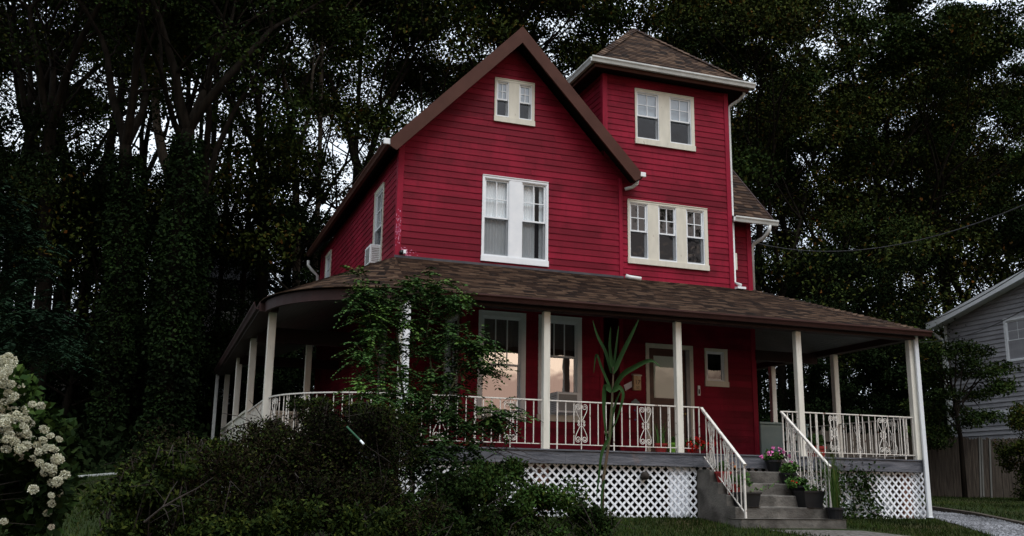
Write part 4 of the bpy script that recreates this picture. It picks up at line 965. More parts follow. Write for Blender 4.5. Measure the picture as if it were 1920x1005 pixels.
# porch furniture
st_ = empty('stool', (4.22, 3.1, ZD), 'small pale topped stool in the dark porch recess', 'stool')
MB().lathe((4.22, 3.1, ZD+.50), [(0, 0), (.17, 0), (.18, .03), (.16, .06), (0, .06)]).build('seat', 'cream_paint', st_)
for sx in (-1, 1):
    for sy in (-1, 1): MB().bar((4.22+sx*.12, 3.1+sy*.12, ZD), (4.22+sx*.09, 3.1+sy*.09, ZD+.5), .03, .03).build('leg', 'bark_grey', st_)
bn = empty('bench', (8.75, 2.2, ZD), 'dark wooden bench with turned spindles on the right porch', 'bench')
MB().box((8.3, 2.0, ZD+.40), (9.3, 2.42, ZD+.44)).build('seat', 'bark', bn); MB().box((8.3, 2.40, ZD+.84), (9.3, 2.45, ZD+.90)).build('back_rail', 'bark', bn)
sp_ = MB()
for i in range(9): sp_.lathe((8.36+i*.11, 2.42, ZD+.44), [(.010, 0), (.018, .1), (.010, .16), (.022, .24), (.010, .32), (.012, .40)], 8)
sp_.build('spindles', 'bark', bn)
for sx in (8.33, 9.27):
    for sy in (2.03, 2.4): MB().bar((sx, sy, ZD), (sx, sy, ZD+.40), .05, .05).build('leg', 'bark', bn)
bx_ = empty('storage_box', (9.0, 3.5, ZD), 'pale teal storage box with a flat lid behind the bench', 'box')
MB().box((8.25, 3.2, ZD), (9.55, 3.8, ZD+.86)).build('body', 'teal', bx_, bevel=.02); MB().box((8.22, 3.17, ZD+.86), (9.58, 3.83, ZD+.91)).build('lid', 'teal', bx_, bevel=.01)
MB(Tw).box((4.10, -.72, 2.62), (4.24, -.66, 2.70)).build('wall_box', 'black_plastic', house)
# nest on the lattice
ns = MB(); ns.lathe((3.62, -.02, .66), [(0, 0), (.06, .01), (.085, .05), (.08, .10), (.05, .14), (0, .15)], 10); tag(ns.build('nest', 'twig', smooth=True), 'round brown nest clinging to the white lattice', 'nest')

# ---------------------------------------------------------------- trees
def grow(bm_, p, d, L_, r, depth, tips, spread=.55, upb=.25, minr=.012, seg=5, n=7):
    pts = [p]; rs = [r]; q = p.copy(); dd_ = d.copy()
    for i in range(seg):
        dd_ = (dd_+Vector((random.gauss(0, .10), random.gauss(0, .10), random.gauss(0, .05)+upb*.08))).normalized(); q = q+dd_*(L_/seg); pts.append(q.copy()); rs.append(r*(1-.45*(i+1)/seg))
    bm_.tube(pts, rs, n if depth > 1 else 5, cap=False)
    if depth == 0: tips.append(q); return
    k = 2 if depth > 2 else 3
    for j in range(k):
        ax = Vector((random.gauss(0, 1), random.gauss(0, 1), random.gauss(0, .3))).normalized(); nd = (dd_+ax*spread*random.uniform(.7, 1.3)+Vector((0, 0, upb))).normalized()
        grow(bm_, q, nd, L_*random.uniform(.62, .82), rs[-1]*.8, depth-1, tips, spread, upb, minr, seg, n)
    if depth > 1:
        i = random.randint(2, seg-1); ax = Vector((random.gauss(0, 1), random.gauss(0, 1), .1)).normalized()
        grow(bm_, pts[i], (dd_*.4+ax).normalized(), L_*.6, rs[i]*.5, depth-2 if depth > 2 else 0, tips, spread, upb, minr, seg, n)
def make_tree(name, H, trunk_frac, r, nleaf, lsize, lmat, bmat='bark', crad=1.5, lean=(0, 0), seed=1, spread=.6, ivy=0, extra_low=0, depth=4):
    random.seed(seed); global rng; rng = np.random.default_rng(seed)
    root = empty(name, (0, 0, 0)); m = MB(); tips = []
    tz_ = H*trunk_frac; pts = []; rs = []
    for i in range(9):
        t = i/8; pts.append(Vector((lean[0]*t**1.3+.12*math.sin(t*4+seed), lean[1]*t+.1*math.cos(t*3.3+seed)-.1, tz_*t-.3*(1-t)))); rs.append(r*(1.35-.75*min(1, t*4) if t < .08 else 1-.35*t))
    m.tube(pts, rs, 10, cap=False); top_ = pts[-1]
    for j in range(3):
        a = 2.1*j+random.random(); grow(m, top_, Vector((math.cos(a)*.45, math.sin(a)*.45, 1)).normalized(), H*(1-trunk_frac)*.36, rs[-1]*.75, depth-1, tips, spread, .18)
    for j in range(extra_low):
        i = random.randint(4, 7); a = random.uniform(0, 6.28); grow(m, pts[i], Vector((math.cos(a), math.sin(a), .5)).normalized(), H*.16, r*.35, 2, tips, spread, .05)
    m.build('trunk', bmat, root, smooth=True)
    T_ = np.array([tuple(t) for t in tips]); zc = T_[:, 2]
    rad = crad*rng.uniform(.6, 1.25, len(T_)); P = clump_points(nleaf, T_+rng.normal(0, .25, T_.shape), rad*.72, .42, .12)
    P[:, 2] -= .10*np.hypot(*(rng.normal(0, 1, (2, nleaf))))
    V, F = leaves(P, lsize*.84, .66, droop=.15, up=1.7); fastmesh('crown', V, F, lmat, root)
    if ivy:
        n = ivy; zz = rng.uniform(0, 1, n)**1.1*tz_*.98; t = zz/tz_; cx_ = lean[0]*t**1.3+.12*np.sin(t*4+seed); cy_ = lean[1]*t+.1*np.cos(t*3.3+seed)-.1
        a = rng.uniform(0, 6.28, n); lump = 1+.5*np.sin(zz*1.7+seed+2*np.cos(a+zz*.6))+.25*np.sin(zz*4.1+a*2); rr = r*.85+.06+np.abs(rng.normal(0, .11, n))*lump
        P = np.stack([cx_+np.cos(a)*rr, cy_+np.sin(a)*rr, zz], 1); dr_ = np.stack([np.cos(a)*.8, np.sin(a)*.8, -.6+0*a], 1)+rng.normal(0, .35, (n, 3)); dr_ /= np.linalg.norm(dr_, axis=1)[:, None]
        V, F = leaves(P, .10, .85, dirs=dr_); fastmesh('ivy', V, F, 'leaf_ivy', root)
    return root
def place(proto, x, y, rot, s, label, group, used=set(), z=None):
    if proto.name in used: o_ = copy_tree(proto)
    else: o_ = proto; used.add(proto.name)
    o_.location = (x, y, (gz(x, y) if z is None else z)-.1); o_.rotation_euler = (0, 0, rot); o_.scale = (s, s, s*random.uniform(.95, 1.05)); tag(o_, label, 'tree', group); return o_
FG = 'forest trees behind the house'
kinds = {
 'a': make_tree('tree', 23, .42, .28, 44000, .165, 'leaf_forest', seed=3, lean=(.4, 0), crad=1.6),
 'b': make_tree('tree', 25, .50, .22, 36000, .165, 'leaf_forest', seed=5, lean=(-.8, .3), crad=1.6, extra_low=2),
 'c': make_tree('tree', 20, .34, .24, 23000, .155, 'leaf_autumn', seed=9, lean=(.2, 0), crad=1.9, extra_low=4, spread=.75),
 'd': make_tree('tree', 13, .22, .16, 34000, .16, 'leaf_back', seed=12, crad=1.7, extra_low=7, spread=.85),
 'f': make_tree('tree', 25, .68, .13, 20000, .16, 'leaf_forest', seed=33, lean=(.5, .2), crad=1.2),
 'e': make_tree('tree', 22, .45, .30, 9000, .165, 'leaf_forest', seed=21, crad=1.7, ivy=15000, lean=(.3, 0)),
}
random.seed(99)
POS = lambda u, Y: at(u, 700, Y).x
spots = [
 # u(px), y, kind, scale, label
 (205, 13, 'e', .95, 'ivy covered trunk second from the left lawn edge'), (300, 12, 'e', 1.0, 'broad ivy covered tree left of the porch with a bare orange patch'), (352, 14, 'e', .85, 'ivy covered tree nearest the left porch post'),
 (60, 16, 'a', 1.0, 'dark tree rising behind the white hydrangea'), (130, 22, 'b', 1.0, 'tall slim tree above the left kerb'), (262, 24, 'b', .95, 'tree with a thick dark trunk at the upper left'),
 (485, 22, 'a', 1.1, 'tall tree with a heavy dark trunk leaning left of the porch roof'),
 (552, 21, 'b', .9, 'grey barked tree behind the porch roof corner'), (680, 24, 'a', 1.1, 'leafy dark tree over the left gable slope'), (760, 19, 'c', 1.12, 'broad dense tree above the left rake board'),
 (850, 25, 'a', 1.15, 'tall dense tree behind the gable peak'), (950, 22, 'b', 1.05, 'airy tree behind the gable peak'), (1040, 26, 'c', 1.2, 'rust tinged tree between gable and tower'), (1120, 21, 'b', 1.05, 'tall open tree left of the tower roof'),
 (1230, 24, 'a', 1.1, 'dark tree behind the tower roof'), (1330, 20, 'c', 1.15, 'tree with turning leaves beside the tower gutter'), (1410, 24, 'b', 1.05, 'tree with a visible trunk right of the tower'), (1470, 17, 'c', .95, 'orange flecked tree behind the brown wing roof'),
 (1560, 30, 'c', 1.5, 'largest turning tree right of the house'), (1640, 27, 'c', 1.25, 'orange tipped tree over the right porch corner'), (1720, 25, 'a', 1.1, 'dark tree crossed by the power line'), (1800, 30, 'b', 1.1, 'spreading open tree at the upper right with bare limbs'), (1890, 38, 'a', 1.3, 'dark tree at the right picture edge'),
 (1745, 27, 'd', 1.3, 'low dense tree left of the grey house roof'), (1860, 33, 'd', 1.4, 'low dense tree just behind the grey house roof'),

 (318, 24, 'f', 1.0, 'slender straight trunk left of the widest sky gap'), (343, 27, 'f', .95, 'slender straight trunk inside the widest sky gap'), (366, 23, 'f', 1.05, 'leftmost stem of the forked pair in the sky gap'), (392, 26, 'f', 1.0, 'rightmost stem of the forked pair in the sky gap'),
 (436, 25, 'f', .9, 'slender trunk left of the heavy leaning trunk'), (575, 24, 'f', 1.0, 'slender trunk right of the grey barked tree'), (1390, 21, 'f', 1.0, 'slender trunk close to the tower gutter'), (1790, 32, 'f', 1.15, 'slender trunk in the upper right sky gap'), (640, 25, 'f', 1.0, 'slender trunk left of the rake board foot'),
 (1945, 34, 'c', 1.3, 'lower tree closing the view above the grey house ridge'), (1655, 32, 'b', 1.6, 'very tall tree closing the sky above the largest turning tree'), (520, 36, 'c', 1.25, 'full tree behind the heavy leaning trunk'), (400, 40, 'c', 1.2, 'full tree low in the widest sky gap'), (1690, 34, 'c', 1.5, 'tall tree closing the sky above the right porch corner'), (1500, 32, 'a', 1.3, 'tall dark tree closing the sky behind the brown wing roof'), (1580, 36, 'a', 1.5, 'tall green tree closing the sky behind the largest turning tree'), (1800, 38, 'c', 1.6, 'tall tree closing the sky at the upper right'), (-15, 33, 'a', 1.35, 'tall tree closing the sky at the upper left corner'), (240, 37, 'a', 1.15, 'dark tree behind the broad ivy covered tree'), (-60, 20, 'c', 1.05, 'broad dark tree at the left picture edge'), (20, 26, 'a', 1.15, 'tall dark tree filling the upper left corner'), (1850, 36, 'c', 1.5, 'tall broad tree over the grey house ridge'), (1960, 38, 'a', 1.3, 'tall tree filling the upper right corner'), (100, 30, 'c', 1.15, 'full crowned tree between the hydrangea and the ivy trunks'),
]

for u, y, k, s, lab in spots:
    o_ = place(kinds[k], POS(u, y), y, random.uniform(0, 6.28), s, lab, FG)
    if 'grey barked' in lab:
        for ch in o_.children:
            if ch.name.startswith('trunk'): ch.data = ch.data.copy(); ch.data.materials.clear(); ch.data.materials.append(MAT['bark_grey'])
# deeper rows and low understorey that close the view under the crowns
LOWLAB = ['dark low tree behind the feathery blue green tree', 'dark low tree behind the hydrangea top', 'dark low tree left of the first ivy covered trunk', 'dark low tree behind the first ivy covered trunk', 'dark low tree between the two widest ivy covered trunks', 'dark low tree behind the bare curved trunk', 'dark low tree right of the bare curved trunk', 'dark low tree left of the far left porch gutter', 'dark low tree under the heavy leaning trunk', 'dark low tree behind the far left porch gutter', 'dark low tree behind the rear side window', 'dark low tree hidden behind the left roof slope', 'dark low tree hidden behind the main gable', 'dark low tree behind the brown wing roof', 'dark low tree under the start of the power line', 'dark low tree above the right porch roof slope', 'dark low tree above the right porch eave', 'dark low tree left of the grey house rake', 'dark low thicket tree seen over the porch hip', 'dark low tree under the largest turning tree']
BACKLAB = ['far back row tree at the left picture edge', 'far back row tree above the hydrangea', 'far back row tree above the pale low building', 'far back row tree behind the first ivy covered trunk', 'far back row tree over the left rake board', 'far back row tree left of the gable peak', 'far back row tree behind the gable peak', 'far back row tree left of the tower roof', 'far back row tree behind the tower peak', 'far back row tree right of the tower gutter', 'far back row tree above the brown wing roof', 'far back row tree behind the largest turning tree', 'far back row tree above the right porch corner', 'far back row tree above the grey house']
low = [(-20, 20), (60, 26), (130, 17), (180, 28), (250, 19), (320, 22), (400, 20), (450, 27), (520, 26), (580, 19), (640, 30), (720, 28), (800, 30), (1440, 20), (1500, 26), (1580, 17), (1660, 24), (1700, 22), (1500, 15), (1620, 30)]
for i, (u, y) in enumerate(low):
    place(kinds['d'], POS(u, y), y, random.uniform(0, 6.28), random.uniform(.55, .85), LOWLAB[i], 'understorey trees below the forest crowns')
for i, (u, y, k) in enumerate([(-60, 38, 'c'), (40, 36, 'a'), (110, 40, 'a'), (180, 38, 'c'), (730, 38, 'a'), (820, 40, 'c'), (1000, 40, 'a'), (1150, 38, 'c'), (1290, 40, 'a'), (1380, 37, 'a'), (1480, 40, 'c'), (1560, 42, 'a'), (1660, 38, 'a'), (1900, 42, 'a')]):
    place(kinds[k], POS(u, y), y, random.uniform(0, 6.28), random.uniform(.95, 1.15), BACKLAB[i], 'far back row of forest trees')
for i, (x, y, k, s_) in enumerate([(34, -64, 'f', 1.35), (47, -66, 'f', 1.4), (58, -60, 'f', 1.35), (24, -72, 'f', 1.3)]):
    place(kinds[k], x, y, random.uniform(0, 6.28), s_, ('nearer', 'taller', 'rightmost', 'leftmost')[i]+' street side tree mirrored in the upper windows of the red house', 'trees across the street')
# bare curved trunk
ct = empty('tree', (POS(352, 17), 17, 0), 'bare curved brown trunk arching left between ivy covered trees', 'tree')
pp = [at(358, 620, 17), at(352, 520, 17), at(345, 420, 17), at(325, 350, 17.3), at(305, 290, 17.6), at(294, 235, 18), at(290, 170, 18.4), at(300, 90, 18.8), at(296, 10, 19)]
m = MB(); m.tube([Vector((pp[0].x, 17, gz(pp[0].x, 17)-.2))]+pp, [.26, .22, .2, .19, .18, .17, .15, .12, .09, .05], 10, cap=False); m.build('trunk', 'bark_grey', ct, smooth=True)
P = clump_points(5000, [tuple(p_) for p_ in pp[-3:]]+[(pp[-1].x+random.gauss(0, 1.5), 19+random.gauss(0, 1), pp[-1].z+random.uniform(-2, 2)) for _ in range(6)], [1.2]*9, .7, .05); V, F = leaves(P, .16, .6); fastmesh('crown', V, F, 'leaf_forest', ct)
# forest floor cover
def undergrowth():
    n = 26000; P = []
    while len(P) < n:
        u = random.uniform(-60, 760) if random.random() < .7 else random.uniform(1400, 1750); y = random.uniform(9.5, 42); x = POS(u, y)
        if x > 11 and y < 12: continue
        if x > -4.2 and y < 14.5 and x < 9: continue
        h = abs(random.gauss(0, .35+.35*math.sin(x*1.3)*math.sin(y*.9)))
        P.append((x, y, gz(x, y)+h))
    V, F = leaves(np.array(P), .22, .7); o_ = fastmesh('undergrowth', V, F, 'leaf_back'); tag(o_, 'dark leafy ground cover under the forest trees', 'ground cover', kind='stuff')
undergrowth()

# blue green feathery tree at the far left
ft = empty('feathery_tree', (-9.6, 6, gz(-9.6, 6)), 'blue green feathery leaved tree at the left picture edge', 'tree')
m = MB(); m.tube([Vector((-9.8, 6, .3)), Vector((-9.7, 6, 2.5)), Vector((-9.4, 6, 4.5)), Vector((-9.4, 5.8, 6))], [.16, .13, .09, .04], 8, cap=False)
bl = []
for (u, v, yy) in [(15, 380, 5), (5, 440, 5), (45, 455, 5.2), (60, 490, 5), (20, 520, 5.4), (85, 590, 5.1), (40, 590, 4.8), (10, 570, 5), (110, 620, 5.3), (70, 640, 5), (20, 640, 4.8), (-30, 400, 5), (-40, 500, 5), (-30, 600, 5), (125, 650, 5.6)]:
    c = at(u, v, yy); s0 = Vector((-9.5, 6, c.z-.5)); m.tube([s0, s0.lerp(c, .5)+Vector((0, 0, .15)), c], [.03, .02, .008], 5, cap=False); bl.append(c)
m.build('trunk', 'bark', ft, smooth=True)
def fronds(centers, per, flen, leaflet, mat, parent, name='foliage', rad=.35, npair=11, droop=.35, aspect=.32):
    Ps = []; Ds = []
    for c in centers:
        for _ in range(per):
            p0 = Vector(c)+Vector(rand_dirs(1)[0])*rad*random.random(); d = Vector((random.gauss(0, 1), random.gauss(0, 1), random.gauss(0, .35))).normalized(); side = d.cross(Vector((0, 0, 1))).normalized()
            Lf = flen*random.uniform(.7, 1.2)
            for i in range(npair):
                t = (i+1)/npair; q = p0+d*Lf*t+Vector((0, 0, -droop*Lf*t*t))
                for s in (-1, 1): Ps.append(tuple(q)); dd_ = (side*s+d*.45+Vector((0, 0, -.25-.2*random.random()))).normalized(); Ds.append(tuple(dd_))
    Ps, Ds = np.array(Ps), np.array(Ds); V, F = leaves(Ps, leaflet, aspect, .2, dirs=Ds, up=2.5); return fastmesh(name, V, F, mat, parent)
fronds(bl, 34, .55, .12, 'leaf_blue', ft, rad=.55)

# ---------------------------------------------------------------- shrubs in front
def shrub(name, blobs, n, size, mat, label, cat='shrub', twigs=0, tmat='twig', tl=.9, aspect=.5, up=.6, second=None):
    c0 = blobs[0][0]; root = empty(name, (c0[0], c0[1], gz(c0[0], c0[1])), label, cat)
    cs_, rs_, wt = [], [], []
    for (c, r) in blobs:
        k = 14
        for _ in range(k):
            d = rand_dirs(1, .4)[0]; cs_.append(np.array(c)+d*np.array(r)*rng.uniform(.35, .85)); rs_.append(min(r)*rng.uniform(.25, .5)); wt.append(r[0]*r[2])
    wt = np.array(wt)/sum(wt); k = rng.choice(len(cs_), n, p=wt); d = rand_dirs(n); P = np.array(cs_)[k]+d*(rng.uniform(.3, 1.1, n)*np.array(rs_)[k])[:, None]
    P = P[[p_[2] > gz(p_[0], p_[1]) for p_ in P]]
    V, F = leaves(P, size, aspect, up=up)
    if second:
        h = len(P)//3; Fa, Fb = F[:-h], F[-h:]; fastmesh('foliage', V, Fa, mat, root); fastmesh('foliage', V, Fb, second, root)
    else: fastmesh('foliage', V, F, mat, root)
    m = MB()
    for _ in range(twigs):
        c, r = random.choice(blobs); b = Vector((c[0]+random.gauss(0, r[0]*.35), c[1]+random.gauss(0, r[1]*.35), gz(c[0], c[1])))
        d = rand_dirs(1, .7)[0]; e_ = Vector(c)+Vector((d[0]*r[0], d[1]*r[1], abs(d[2])*r[2]))*random.uniform(.8, 1.15); mid = b.lerp(e_, .55)+Vector(rand_dirs(1)[0])*.2
        m.tube([b, mid, e_, e_+Vector((random.gauss(0, .15), random.gauss(0, .15), -random.uniform(0, .2)))], [.010, .007, .004, .002], 4, cap=False)
    if twigs: m.build('branches', tmat, root)
    return root
def A(u, v, Y): p_ = at(u, v, Y); return (p_.x, p_.y, p_.z)
shrub('overgrown_hedge', [(A(330, 930, -6), (.75, .8, .65)), (A(420, 925, -5.6), (.8, .8, .62)), (A(560, 905, -5), (.9, .9, .76)), (A(670, 870, -4.6), (.75, .8, .86)), (A(600, 850, -4.8), (.6, .6, .62)), (A(500, 980, -6.5), (1.0, .7, .5)), (A(660, 980, -6.2), (1.0, .6, .5))],
      85000, .038, 'leaf_brush', 'large brown tangled hedge mound in front of the left porch', 'hedge', twigs=45, tl=1, second='leaf_hedge')
shrub('yew_bush', [(A(270, 960, -6.8), (.45, .5, .35)), (A(235, 930, -6.3), (.3, .4, .25)), (A(300, 880, -6.5), (.4, .4, .22)), (A(390, 855, -5.6), (.35, .4, .16))], 9000, .05, 'leaf_hedge', 'yellow green bush at the left end of the brown hedge', 'bush', twigs=40)
shrub('green_bush', [(A(880, 960, -3.6), (1.0, .7, .62)), (A(1010, 965, -3.3), (.75, .6, .55)), (A(760, 1000, -4.3), (.9, .5, .45)), (A(1110, 985, -2.9), (.45, .5, .38)), (A(950, 900, -3.0), (.4, .4, .3))], 30000, .055, 'leaf_shrub', 'dense green bush against the lattice left of the corn plant', 'bush', twigs=60, second='leaf_hedge')
shrub('leafy_shrub', [(A(560, 1000, -7.2), (.8, .5, .28)), (A(420, 1010, -7.4), (.6, .4, .22)), (A(700, 1000, -7), (.6, .4, .25))], 9000, .05, 'leaf_hedge', 'low green shrub spilling along the bottom of the brown hedge', 'shrub')
shrub('green_shrub', [(A(430, 850, -4.4), (.35, .3, .12)), (A(510, 810, -4), (.4, .3, .16)), (A(590, 770, -3.6), (.45, .3, .2)), (A(680, 800, -3.4), (.5, .4, .35)), (A(740, 830, -3.2), (.5, .4, .5))], 9000, .05, 'leaf_hedge', 'green growth topping the hedge under the curved railing', 'shrub', twigs=60)
# dead branches reaching out of the hedge
BL = ['upper bare branch arching over the left rail', 'lower bare branch crossing the left rail', 'long bare branch reaching to the porch post foot', 'bare branch crossing the orange stained deck edge', 'bare branch over the top of the lattice', 'bare branch rising towards the air conditioner', 'bare branch lying low against the lattice', 'short bare branch against the lattice top', 'bare branch rising behind the corn plant side', 'pale bare branch low in the left hedge']
for bi, (a, b, c, y) in enumerate( [((440, 850), (520, 790), (600, 765), -4.2), ((420, 810), (470, 790), (520, 785), -4.4), ((860, 760), (930, 790), (1005, 838), -2.0), ((870, 790), (940, 830), (1010, 860), -2.1), ((880, 820), (960, 850), (1035, 872), -2.2), ((860, 850), (950, 800), (1010, 775), -1.9),
                     ((900, 830), (960, 870), (1060, 905), -2.2), ((930, 880), (990, 890), (1040, 870), -2.2), ((880, 880), (940, 850), (980, 800), -2.1), ((270, 980), (340, 930), (400, 895), -7.2)]):
    db = MB()
    p0, p1, p2 = at(*a, y), at(*b, y-.1), at(*c, y+.05)
    pts = [p0.lerp(p1, t).lerp(p1.lerp(p2, t), t)+Vector((0, 0, random.gauss(0, .01))) for t in (0, .25, .5, .75, 1)]
    db.tube(pts, [.009, .008, .006, .004, .002], 5)
    for _ in range(5):
        i = random.randint(1, 3); e_ = pts[i]+Vector((random.gauss(0, .2), random.gauss(0, .15), random.gauss(0, .12))); db.tube([pts[i], pts[i].lerp(e_, .5)+Vector((0, 0, .02)), e_], [.005, .004, .002], 4)
    tag(db.build('dead_branch', 'twig'), BL[bi], 'branch', 'bare branches poking out of the hedge')

# green cane with a white tip
noisemat('cane_green', (.01, .07, .03), (.02, .10, .045), 4, .4, 0)
cn = empty('garden_cane', A(667, 818, -4.9), 'green cane with a white tip leaning on the hedge', 'cane')
p0, p1, p2 = at(650, 800, -5.75), at(676, 826, -5.85), at(682, 833, -5.9); MB().tube([p0, p1], .010, 6).build('shaft', 'cane_green', cn); MB().tube([p1, p2], .012, 6).build('tip', 'white_paint', cn)

# young locust tree before the porch
random.seed(5)
lt = empty('young_locust_tree', (-1.35, -2.4, gz(-1.35, -2.4)), 'young feathery leaved tree growing in front of the porch corner', 'tree')
m = MB(); stems = []
def lstem(pxs, y, r):
    pts = [at(u, v, y) for u, v in pxs]; m.tube(pts, [r*(1-.75*i/(len(pts)-1)) for i in range(len(pts))], 6, cap=False); stems.append(pts)
lstem([(770, 1000), (775, 900), (765, 800), (750, 700), (745, 620), (755, 560)], -2.4, .035)
lstem([(770, 900), (800, 800), (810, 700), (800, 620), (815, 550)], -2.5, .025)
lstem([(765, 800), (720, 720), (700, 640), (690, 570), (675, 515)], -2.45, .02)
lstem([(800, 800), (850, 720), (880, 650), (900, 640)], -2.6, .018)
lstem([(750, 700), (700, 690), (665, 640)], -2.5, .012); lstem([(810, 700), (860, 660), (915, 655)], -2.6, .012); lstem([(775, 880), (860, 810), (930, 775)], -2.7, .014); lstem([(770, 880), (700, 800), (660, 740)], -2.8, .014)
m.build('trunk', 'corn_stem', lt, smooth=True)
cen = [A(*c) for c in [(675, 560, -2.6), (700, 545, -2.4), (740, 590, -2.5), (700, 610, -2.5), (770, 560, -2.4), (820, 545, -2.4), (845, 560, -2.5), (790, 610, -2.5), (740, 650, -2.4), (690, 660, -2.6), (800, 660, -2.5), (850, 630, -2.6), (760, 700, -2.5), (710, 700, -2.5), (820, 710, -2.5), (870, 680, -2.6), (680, 740, -2.8), (760, 760, -2.6), (810, 770, -2.6), (850, 740, -2.6), (880, 640, -2.6), (700, 790, -2.9), (760, 830, -2.7), (820, 830, -2.8), (860, 800, -2.7), (680, 830, -3.1), (760, 880, -2.9), (820, 880, -3), (880, 840, -2.8), (900, 790, -2.7), (870, 900, -3.0), (910, 690, -2.6), (905, 660, -2.6), (780, 520+20, -2.4), (690, 880, -3.4), (730, 930, -3.4), (800, 930, -3.2), (930, 780, -2.7), (950, 785, -2.7), (740, 800, -2.6), (780, 800, -2.6), (840, 780, -2.6), (840, 850, -2.8), (790, 850, -2.8), (730, 860, -3.0), (850, 920, -3.0), (770, 960, -3.1), (900, 870, -2.9), (790, 740, -2.5), (730, 740, -2.6)]]
fronds(cen, 32, .34, .068, 'leaf_locust', lt, rad=.27, npair=9, droop=.3, aspect=.5)
tips_ = [A(*c) for c in [(668, 515, -2.5), (690, 545, -2.6), (700, 590, -2.7), (705, 625, -2.7), (830, 530, -2.5), (865, 560, -2.6), (770, 540, -2.6), (870, 640, -2.8), (905, 650, -2.8), (760, 610, -2.7), (680, 720, -2.9), (925, 770, -2.9)]]
fronds(tips_, 8, .28, .066, 'leaf_locust_tip', lt, rad=.10, npair=8, droop=.25, aspect=.5)

# corn like stalk
cp_ = empty('corn_plant', A(1130, 985, -2.2), 'tall single corn stalk with long drooping leaves before the porch', 'plant')
sp = [at(1128, 1000, -2.2), at(1131, 900, -2.2), at(1143, 820, -2.2), at(1148, 745, -2.2), at(1150, 700, -2.2), at(1146, 660, -2.2)]
MB().tube(sp, [.027, .026, .023, .018, .013, .007], 8).build('stalk', 'corn_stem', cp_, smooth=True)
def blade(pxs, y, w_, yo=0.):
    ctrl = [at(u, v, y-.08*i*yo) for i, (u, v) in enumerate(pxs)]; V = []; F = []; n = 16
    def sm(t):
        t *= len(ctrl)-1; i = min(int(t), len(ctrl)-2); f = t-i; p0 = ctrl[max(i-1, 0)]; p1 = ctrl[i]; p2 = ctrl[i+1]; p3 = ctrl[min(i+2, len(ctrl)-1)]
        return .5*((2*p1)+(-p0+p2)*f+(2*p0-5*p1+4*p2-p3)*f*f+(-p0+3*p1-3*p2+p3)*f**3)
    for i in range(n+1):
        t = i/n; p = sm(t); d = (sm(min(1, t+.02))-sm(max(0, t-.02))).normalized(); side = d.cross(Vector((.45, -1, .15))).normalized(); ww = w_*.95*(min(1, t*5+.35))*(1-t**2.2)**.8+.001
        V += [tuple(p-side*ww+Vector((0, -.25*ww, 0))), tuple(p+Vector((0, .3*ww, 0))), tuple(p+side*ww+Vector((0, -.25*ww, 0)))]
    for i in range(n): F += [(3*i, 3*i+1, 3*i+4, 3*i+3), (3*i+1, 3*i+2, 3*i+5, 3*i+4)]
    o_ = fastmesh('leaf', V, F, 'corn_leaf', cp_)
    for p in o_.data.polygons: p.use_smooth = True
blade([(1146, 700), (1135, 660), (1120, 630), (1111, 600)], -2.2, .045); blade([(1148, 690), (1143, 650), (1145, 612)], -2.25, .045, 1); blade([(1150, 690), (1155, 650), (1160, 610)], -2.2, .03)
blade([(1150, 700), (1165, 665), (1185, 625), (1198, 598)], -2.25, .05); blade([(1148, 735), (1165, 705), (1190, 688), (1220, 676), (1240, 690)], -2.2, .05, 1); blade([(1147, 735), (1128, 690), (1118, 665), (1113, 700)], -2.2, .035)
blade([(1148, 735), (1160, 726), (1168, 738), (1163, 765), (1152, 800)], -2.3, .045); blade([(1146, 735), (1134, 727), (1132, 770), (1138, 830)], -2.25, .06); blade([(1145, 800), (1150, 770), (1158, 745), (1166, 730)], -2.2, .03)
blade([(1142, 820), (1128, 850), (1122, 900), (1118, 935)], -2.25, .035); blade([(1142, 830), (1150, 800), (1160, 780)], -2.15, .015); blade([(1133, 900), (1128, 930), (1127, 980)], -2.25, .03)

# vine on the right lattice
vn = empty('climbing_vine', (8.0, -.05, 0), 'leafy vine climbing the lattice right of the steps', 'vine')
cs_ = []
for x0 in (7.0, 7.35, 7.8, 8.2, 8.55):
    pts = [Vector((x0+random.gauss(0, .05)+.12*math.sin(i*1.3+x0*5), -.02-.02*(i % 2), -.05+i*.14)) for i in range(8)]; MB().tube(pts, .005, 4).build('stem', 'twig', vn); cs_ += [tuple(p) for p in pts]
P = np.array(cs_)[rng.integers(0, len(cs_), 2300)]+rng.normal(0, 1, (2300, 3))*np.array([.12, .03, .09]); P[:, 1] = -np.abs(P[:, 1]+.0)-.01; P = P[P[:, 2] > -.02]
V, F = leaves(P, .06, .8); fastmesh('foliage', V, F, 'leaf_shrub', vn)
tag(tuft := empty('weed', (9.0, -.2, 0)), 'tall weeds at the foot of the lattice right of the steps', 'weeds'); reeds(tuft, 7.1, -.25, -.05, 40, .35, 'leaf_pot', .6)

